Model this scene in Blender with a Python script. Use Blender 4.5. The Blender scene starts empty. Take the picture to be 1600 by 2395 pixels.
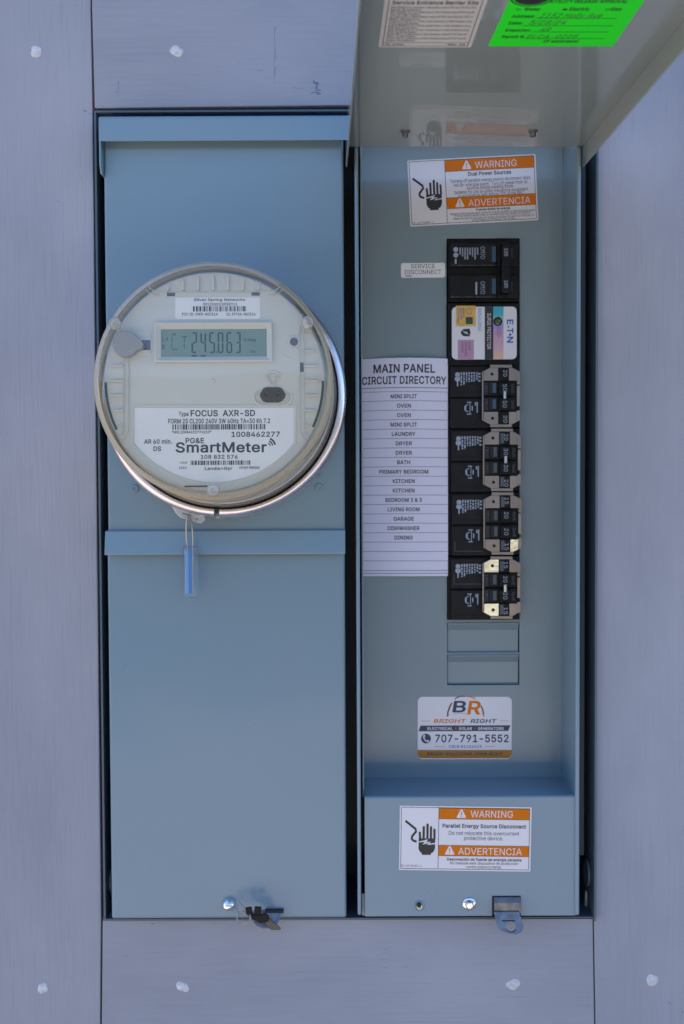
import bpy, bmesh, math, random
from mathutils import Vector, Matrix, Euler
from mathutils.geometry import delaunay_2d_cdt
R = math.radians
PI = math.pi
random.seed(7)
scene = bpy.context.scene
COL = scene.collection

# ---------------------------------------------------------------- camera
F = 2700.0                       # focal length in photo pixels (1600 x 2395)
PITCH, ROLL = 2.0, 0.27
cam_d = bpy.data.cameras.new("camera")
cam = bpy.data.objects.new("camera", cam_d)
COL.objects.link(cam)
cam_d.sensor_fit = 'VERTICAL'
cam_d.sensor_height = 36.0
cam_d.lens = 36.0 * F / 2395.0
cam_d.clip_start, cam_d.clip_end = 0.01, 400.0
CAM = Matrix.Translation((0, -0.9 * math.cos(R(PITCH)), 0.9 * math.sin(R(PITCH)))) @ \
    Matrix.Rotation(R(90 - PITCH), 4, 'X') @ Matrix.Rotation(R(-ROLL), 4, 'Z')
cam.matrix_world = CAM
cam_d.dof.use_dof = True
cam_d.dof.focus_distance = 0.83
cam_d.dof.aperture_fstop = 10.0
scene.camera = cam
EYE = CAM.translation.copy()

# ---------------------------------------------------------------- light
SUN_EL, SUN_AZ = 52.0, -48.0
world = bpy.data.worlds.new("World")
scene.world = world
world.use_nodes = True
wn = world.node_tree.nodes
sky = wn.new('ShaderNodeTexSky')
sky.sky_type = 'NISHITA'
sky.sun_disc = False
sky.sun_elevation = R(SUN_EL)
sky.sun_rotation = R(SUN_AZ)
sky.dust_density = 0.2
sky.ozone_density = 5.0
world.node_tree.links.new(sky.outputs[0], wn['Background'].inputs[0])
wn['Background'].inputs[1].default_value = 0.15
sun_d = bpy.data.lights.new("sun", 'SUN')
sun_d.energy = 4.1
sun_d.angle = R(0.5)
sun_d.color = (1.0, 0.93, 0.84)
sun = bpy.data.objects.new("sun", sun_d)
COL.objects.link(sun)
sdir = Vector((math.sin(R(SUN_AZ)) * math.cos(R(SUN_EL)), math.cos(R(SUN_AZ)) * math.cos(R(SUN_EL)), math.sin(R(SUN_EL))))
sun.location = sdir * 8
sun.rotation_euler = sdir.to_track_quat('Z', 'Y').to_euler()
vs = scene.view_settings
vs.view_transform = 'Standard'
vs.look = 'None'
vs.gamma = 1.0
vs.use_curve_mapping = False
vs.exposure = 1.52
scene.cycles.max_bounces = 12
scene.cycles.transparent_max_bounces = 16


def ray(px, py):
    d = CAM.to_3x3() @ Vector(((px - 800.0) / F, (1197.5 - py) / F, -1.0))
    return EYE, d


def at(px, py, Y):
    o, d = ray(px, py)
    return o + d * ((Y - o.y) / d.y)


# ---------------------------------------------------------------- materials
def mat(name, col, rough=0.5, metal=0.0, bump=0.0, bscale=400.0, stretch=(1, 1, 1), var=0.0, vscale=6.0,
        coat=0.0, col2=None, spec=0.5, trans=0.0, detail=3.0, rvar=0.0, wave=0.0):
    m = bpy.data.materials.new(name)
    m.use_nodes = True
    nt = m.node_tree
    b = nt.nodes['Principled BSDF']
    b.inputs['Base Color'].default_value = (*col, 1)
    b.inputs['Roughness'].default_value = rough
    b.inputs['Metallic'].default_value = metal
    b.inputs['Specular IOR Level'].default_value = spec
    if coat:
        b.inputs['Coat Weight'].default_value = coat
        b.inputs['Coat Roughness'].default_value = 0.025
    if trans:
        b.inputs['Transmission Weight'].default_value = trans
    tc = nt.nodes.new('ShaderNodeTexCoord')
    mp = nt.nodes.new('ShaderNodeMapping')
    mp.inputs['Scale'].default_value = stretch
    nt.links.new(tc.outputs['Object'], mp.inputs[0])
    if var or col2:
        n = nt.nodes.new('ShaderNodeTexNoise')
        n.inputs['Scale'].default_value = vscale
        n.inputs['Detail'].default_value = 6.0
        nt.links.new(mp.outputs[0], n.inputs['Vector'])
        r = nt.nodes.new('ShaderNodeValToRGB')
        c2 = col2 or tuple(min(1, c * (1 + var)) for c in col)
        c1 = col if col2 else tuple(c * (1 - var) for c in col)
        r.color_ramp.elements[0].position = 0.32
        r.color_ramp.elements[1].position = 0.68
        r.color_ramp.elements[0].color = (*c1, 1)
        r.color_ramp.elements[1].color = (*c2, 1)
        nt.links.new(n.outputs['Fac'], r.inputs[0])
        nt.links.new(r.outputs[0], b.inputs['Base Color'])
        if rvar:
            mr = nt.nodes.new('ShaderNodeMapRange')
            mr.inputs[3].default_value = rough - rvar
            mr.inputs[4].default_value = rough + rvar
            nt.links.new(n.outputs['Fac'], mr.inputs[0])
            nt.links.new(mr.outputs[0], b.inputs['Roughness'])
    if wave:
        b.inputs['Coat Weight'].default_value = wave
        b.inputs['Coat Roughness'].default_value = 0.10
        nw = nt.nodes.new('ShaderNodeTexNoise')
        nw.inputs['Scale'].default_value = 7.0
        nw.inputs['Detail'].default_value = 1.0
        nt.links.new(tc.outputs['Object'], nw.inputs['Vector'])
        bw = nt.nodes.new('ShaderNodeBump')
        bw.inputs['Strength'].default_value = 0.5
        bw.inputs['Distance'].default_value = 0.006
        nt.links.new(nw.outputs['Fac'], bw.inputs['Height'])
        nt.links.new(bw.outputs[0], b.inputs['Coat Normal'])
        nt.links.new(bw.outputs[0], b.inputs['Normal'])
    if bump:
        n2 = nt.nodes.new('ShaderNodeTexNoise')
        n2.inputs['Scale'].default_value = bscale
        n2.inputs['Detail'].default_value = detail
        nt.links.new(mp.outputs[0], n2.inputs['Vector'])
        bp = nt.nodes.new('ShaderNodeBump')
        bp.inputs['Strength'].default_value = bump
        bp.inputs['Distance'].default_value = 0.001
        nt.links.new(n2.outputs['Fac'], bp.inputs['Height'])
        if wave:
            nt.links.new(bw.outputs[0], bp.inputs['Normal'])
        nt.links.new(bp.outputs[0], b.inputs['Normal'])
    return m


def board_mat(name, vertical):
    """painted board: brush-flattened lavender grey paint over raised wood grain"""
    m = bpy.data.materials.new(name)
    m.use_nodes = True
    nt = m.node_tree
    L = nt.links.new
    b = nt.nodes['Principled BSDF']
    b.inputs['Roughness'].default_value = 0.62
    b.inputs['Specular IOR Level'].default_value = 0.35
    tc = nt.nodes.new('ShaderNodeTexCoord')
    mp = nt.nodes.new('ShaderNodeMapping')
    mp.inputs['Scale'].default_value = (1, 0.045, 1) if vertical else (0.045, 1, 1)
    L(tc.outputs['Object'], mp.inputs[0])
    # grain lines
    dist = nt.nodes.new('ShaderNodeTexNoise')
    dist.inputs['Scale'].default_value = 9.0
    dist.inputs['Detail'].default_value = 2.0
    L(tc.outputs['Object'], dist.inputs['Vector'])
    g = nt.nodes.new('ShaderNodeTexNoise')
    g.inputs['Scale'].default_value = 420.0
    g.inputs['Detail'].default_value = 2.0
    g.inputs['Distortion'].default_value = 0.15
    L(mp.outputs[0], g.inputs['Vector'])
    gr = nt.nodes.new('ShaderNodeValToRGB')
    gr.color_ramp.elements[0].position = 0.33
    gr.color_ramp.elements[1].position = 0.52
    L(g.outputs['Fac'], gr.inputs[0])
    # masks: grain shows only in places
    mk = nt.nodes.new('ShaderNodeMapRange')
    mk.inputs[1].default_value = 0.38
    mk.inputs[2].default_value = 0.62
    L(dist.outputs['Fac'], mk.inputs[0])
    # blotchy colour
    bl = nt.nodes.new('ShaderNodeTexNoise')
    bl.inputs['Scale'].default_value = 5.0
    bl.inputs['Detail'].default_value = 8.0
    bl.inputs['Roughness'].default_value = 0.62
    mp2 = nt.nodes.new('ShaderNodeMapping')
    mp2.inputs['Scale'].default_value = (1, 0.5, 1) if vertical else (0.5, 1, 1)
    L(tc.outputs['Object'], mp2.inputs[0])
    L(mp2.outputs[0], bl.inputs['Vector'])
    r = nt.nodes.new('ShaderNodeValToRGB')
    r.color_ramp.elements[0].position = 0.35
    r.color_ramp.elements[1].position = 0.66
    r.color_ramp.elements[0].color = (0.250, 0.258, 0.310, 1)
    r.color_ramp.elements[1].color = (0.328, 0.333, 0.386, 1)
    L(bl.outputs['Fac'], r.inputs[0])
    mul = nt.nodes.new('ShaderNodeMix')
    mul.data_type = 'RGBA'
    mul.blend_type = 'MULTIPLY'
    L(mk.outputs[0], mul.inputs[0])
    sc = nt.nodes.new('ShaderNodeMix')
    sc.data_type = 'RGBA'
    sc.inputs[6].default_value = (0.945, 0.945, 0.955, 1)
    sc.inputs[7].default_value = (1, 1, 1, 1)
    L(gr.outputs[0], sc.inputs[0])
    L(r.outputs[0], mul.inputs[6])
    L(sc.outputs[2], mul.inputs[7])
    L(mul.outputs[2], b.inputs['Base Color'])
    fine = nt.nodes.new('ShaderNodeTexNoise')
    fine.inputs['Scale'].default_value = 900.0
    fine.inputs['Detail'].default_value = 3.0
    L(mp.outputs[0], fine.inputs['Vector'])
    ad = nt.nodes.new('ShaderNodeMath')
    ad.operation = 'MULTIPLY_ADD'
    ad.inputs[1].default_value = 0.25
    L(fine.outputs['Fac'], ad.inputs[0])
    L(gr.outputs[0], ad.inputs[2])
    bp = nt.nodes.new('ShaderNodeBump')
    bp.inputs['Strength'].default_value = 0.22
    bp.inputs['Distance'].default_value = 0.0006
    L(ad.outputs[0], bp.inputs['Height'])
    L(bp.outputs[0], b.inputs['Normal'])
    return m


def thin_clear(name, tint=(1, 1, 1), edge=(0.80, 0.70, 0.50), rough=0.03, milk=None, ior=1.5):
    """thin clear plastic: passes light straight through, mirrors by fresnel, tints where one looks along the wall"""
    m = bpy.data.materials.new(name)
    m.use_nodes = True
    nt = m.node_tree
    for n in list(nt.nodes):
        nt.nodes.remove(n)
    L = nt.links.new
    out = nt.nodes.new('ShaderNodeOutputMaterial')
    tr = nt.nodes.new('ShaderNodeBsdfTransparent')
    gl = nt.nodes.new('ShaderNodeBsdfGlossy')
    gl.inputs['Roughness'].default_value = rough
    fr = nt.nodes.new('ShaderNodeFresnel')
    fr.inputs['IOR'].default_value = ior
    lw = nt.nodes.new('ShaderNodeLayerWeight')
    lw.inputs['Blend'].default_value = 0.35
    mc = nt.nodes.new('ShaderNodeMix')
    mc.data_type = 'RGBA'
    mc.inputs[6].default_value = (*tint, 1)
    mc.inputs[7].default_value = (*edge, 1)
    L(lw.outputs['Facing'], mc.inputs[0])
    L(mc.outputs[2], tr.inputs['Color'])
    mx = nt.nodes.new('ShaderNodeMixShader')
    L(fr.outputs[0], mx.inputs[0])
    L(tr.outputs[0], mx.inputs[1])
    L(gl.outputs[0], mx.inputs[2])
    last = mx
    if milk:
        df_ = nt.nodes.new('ShaderNodeBsdfDiffuse')
        df_.inputs['Color'].default_value = (*milk[1], 1)
        m2 = nt.nodes.new('ShaderNodeMixShader')
        m2.inputs[0].default_value = milk[0]
        L(mx.outputs[0], m2.inputs[1])
        L(df_.outputs[0], m2.inputs[2])
        last = m2
    L(last.outputs[0], out.inputs['Surface'])
    return m


M = {}
M['paint'] = mat('panel_paint', (0.150, 0.229, 0.297), 0.30, bump=0.05, bscale=700, wave=0.35)
M['paint_inner'] = mat('inner_panel_paint', (0.172, 0.226, 0.262), 0.30, bump=0.05, bscale=700, wave=0.35)
M['paint_gap_shade'] = mat('enclosure_paint_shaded', (0.075, 0.105, 0.135), 0.45, bump=0.05, bscale=500, var=0.05)  # panel paint darkened, shade of the gaps put into its colour
M['lid_paint'] = mat('lid_paint', (0.258, 0.298, 0.300), 0.34, bump=0.0, coat=0.9)
M['board_v'] = board_mat('board_paint_upright', True)
M['board_h'] = board_mat('board_paint_level', False)
M['wood'] = mat('bare_wood_edge', (0.20, 0.12, 0.075), 0.8, bump=0.3, bscale=300, stretch=(1, 0.1, 1), var=0.3)
M['putty'] = mat('white_filler', (0.56, 0.56, 0.60), 0.85, bump=0.9, bscale=420, var=0.16, vscale=260)
M['scuff'] = mat('scuff_mark', (0.11, 0.13, 0.215), 0.7)
M['dirt'] = mat('scuff_light', (0.21, 0.21, 0.27), 0.8)
M['sheath'] = mat('sheathing', (0.25, 0.2, 0.15), 0.9, var=0.2)
M['ground'] = mat('pale_paving', (0.50, 0.42, 0.32), 0.85, bump=0.3, bscale=60, var=0.12, vscale=2)
M['sky_block_bank'] = mat('dark_sky_block', (0.075, 0.075, 0.045), 0.95, bump=0.5, bscale=12, var=0.4, vscale=3)  # kept dark, for the added slope that dims the horizon
M['dust'] = mat('dust_speck', (0.30, 0.33, 0.36), 0.9)
M['galv'] = mat('galvanised_steel', (0.50, 0.50, 0.54), 0.34, 1.0, bump=0.12, bscale=160, var=0.16, vscale=90, rvar=0.08)
M['ringm'] = mat('polished_ring', (0.72, 0.665, 0.73), 0.27, 0.95, bump=0.05, bscale=120, var=0.12, vscale=40, rvar=0.07)
M['bracem'] = mat('yellow_zinc_brace', (0.275, 0.240, 0.235), 0.36, 1.0, bump=0.12, bscale=500, var=0.12, vscale=60)
M['steel'] = mat('zinc_steel', (0.55, 0.56, 0.58), 0.3, 1.0, bump=0.1, bscale=300, var=0.15, vscale=200)
M['hasp'] = mat('dull_steel', (0.20, 0.205, 0.225), 0.45, 0.9, bump=0.15, bscale=400, var=0.25, vscale=160)
M['keym'] = mat('dark_key_steel', (0.10, 0.10, 0.11), 0.45, 0.8, bump=0.3, bscale=900)
M['chrome'] = mat('chrome', (0.8, 0.8, 0.82), 0.08, 1.0)
M['black'] = mat('black_plastic', (0.008, 0.008, 0.010), 0.34, spec=0.16, bump=0.08, bscale=900, var=0.25, vscale=60)
M['black2'] = mat('black_body', (0.014, 0.0136, 0.017), 0.40, spec=0.14, bump=0.10, bscale=1200, var=0.25, vscale=90)
M['void'] = mat('dark_inside', (0.012, 0.012, 0.013), 0.8)
M['bluewin'] = mat('blue_grey_toggle', (0.030, 0.080, 0.15), 0.3)
M['greywin'] = mat('grey_toggle', (0.055, 0.065, 0.085), 0.4)
M['print_b'] = mat('breaker_print', (0.27, 0.32, 0.40), 0.6)
M['print_dim'] = mat('breaker_print_dim', (0.085, 0.10, 0.13), 0.6)
M['edge_dust'] = mat('worn_edge', (0.085, 0.08, 0.08), 0.7)
M['cream'] = mat('cream_plastic', (0.54, 0.535, 0.495), 0.42, bump=0.03, bscale=500, var=0.02)
M['cream2'] = mat('cream_relief', (0.56, 0.552, 0.505), 0.42)
M['label'] = mat('label_white', (0.70, 0.695, 0.70), 0.42, var=0.03, vscale=30)
M['paper'] = mat('paper_white', (0.60, 0.585, 0.72), 0.8, bump=0.05, bscale=120, var=0.02)
M['vinyl'] = mat('vinyl_white', (0.63, 0.615, 0.66), 0.16, bump=0.02, bscale=60, var=0.02)
M['vinyl_dim'] = mat('vinyl_offwhite', (0.62, 0.60, 0.60), 0.3)
M['ink'] = mat('black_ink', (0.016, 0.016, 0.020), 0.45)
M['ink_soft'] = mat('grey_ink', (0.07, 0.07, 0.08), 0.6)
M['navy'] = mat('navy_ink', (0.022, 0.036, 0.085), 0.5)
M['slate'] = mat('slate_ink', (0.028, 0.034, 0.055), 0.5)
M['blueink'] = mat('blue_ink', (0.01, 0.075, 0.42), 0.5)
M['teal'] = mat('teal_ink', (0.03, 0.20, 0.42), 0.5)
M['orange'] = mat('orange_print', (0.60, 0.150, 0.0005), 0.42, var=0.04, vscale=60, spec=0.2)
M['amber'] = mat('amber_print', (0.40, 0.150, 0.012), 0.45, var=0.05, vscale=40)
M['gold'] = mat('gold_foil', (0.55, 0.27, 0.05), 0.35, col2=(0.62, 0.42, 0.12), vscale=220)
M['dgreen'] = mat('dark_green', (0.015, 0.06, 0.045), 0.4)
M['pcb'] = mat('circuit_board_green', (0.02, 0.055, 0.035), 0.5, var=0.4, vscale=500)
M['led'] = mat('green_lens', (0.004, 0.05, 0.012), 0.1, coat=1.0)
M['pink'] = mat('pink_print', (0.40, 0.22, 0.36), 0.4)
M['fluo'] = mat('fluorescent_green_card', (0.01, 0.92, 0.006), 0.6)
M['lcd'] = mat('lcd_glass', (0.150, 0.225, 0.190), 0.25, var=0.04, vscale=60)
M['lcdink'] = mat('lcd_segment', (0.022, 0.042, 0.045), 0.5)
M['port'] = mat('smoked_lens', (0.035, 0.03, 0.04), 0.12, coat=0.5)
M['port2'] = mat('sensor_lens', (0.02, 0.025, 0.03), 0.1)
M['grey'] = mat('grey_button', (0.26, 0.255, 0.25), 0.5, var=0.05)
M['base'] = mat('meter_base_brown', (0.055, 0.045, 0.038), 0.22, 0.3, coat=0.4)
M['clear'] = thin_clear('clear_cover', (0.985, 0.985, 0.975), (0.88, 0.84, 0.74), ior=1.5, milk=(0.03, (0.7, 0.68, 0.62)))
M['skirt'] = thin_clear('cover_skirt', (0.96, 0.96, 0.95), (0.80, 0.80, 0.78), 0.08, ior=1.22, milk=(0.36, (0.60, 0.575, 0.50)))
M['rim'] = thin_clear('cover_rim', (0.93, 0.89, 0.80), (0.74, 0.62, 0.42), 0.10, milk=(0.62, (0.60, 0.455, 0.28)), ior=1.25)
M['clearp'] = thin_clear('clear_button', (0.92, 0.92, 0.91), (0.70, 0.69, 0.67), 0.08, milk=(0.28, (0.75, 0.74, 0.72)))
M['sealc'] = thin_clear('clear_seal_body', (0.93, 0.97, 1.0), (0.74, 0.86, 0.97), 0.05, ior=1.35, milk=(0.08, (0.62, 0.76, 0.92)))
M['sealb'] = mat('seal_blue', (0.008, 0.26, 0.74), 0.3)
M['sealp'] = mat('seal_pale_blue', (0.17, 0.43, 0.74), 0.3)
M['wire'] = mat('dull_wire', (0.40, 0.37, 0.35), 0.35, 1.0)
M['plaster'] = mat('pale_plaster', (0.70, 0.62, 0.52), 0.9, bump=0.4, bscale=200)


def holo_mat():
    m = bpy.data.materials.new('hologram_strip')
    m.use_nodes = True
    nt = m.node_tree
    b = nt.nodes['Principled BSDF']
    tc = nt.nodes.new('ShaderNodeTexCoord')
    sp = nt.nodes.new('ShaderNodeSeparateXYZ')
    nt.links.new(tc.outputs['Generated'], sp.inputs[0])
    r = nt.nodes.new('ShaderNodeValToRGB')
    cs = [(0.0, (0.62, 0.42, 0.30)), (0.2, (0.50, 0.33, 0.40)), (0.5, (0.46, 0.26, 0.42)), (0.64, (0.26, 0.24, 0.62)),
          (0.74, (0.50, 0.34, 0.42)), (0.79, (0.30, 0.50, 0.30)), (0.84, (0.04, 0.36, 0.50)), (1.0, (0.03, 0.34, 0.42))]
    r.color_ramp.elements[0].color = (*cs[0][1], 1)
    r.color_ramp.elements[1].color = (*cs[-1][1], 1)
    for p, c in cs[1:-1]:
        e = r.color_ramp.elements.new(p)
        e.color = (*c, 1)
    nt.links.new(sp.outputs[1], r.inputs[0])
    nt.links.new(r.outputs[0], b.inputs['Base Color'])
    b.inputs['Roughness'].default_value = 0.3
    return m


M['holo'] = holo_mat()

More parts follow.
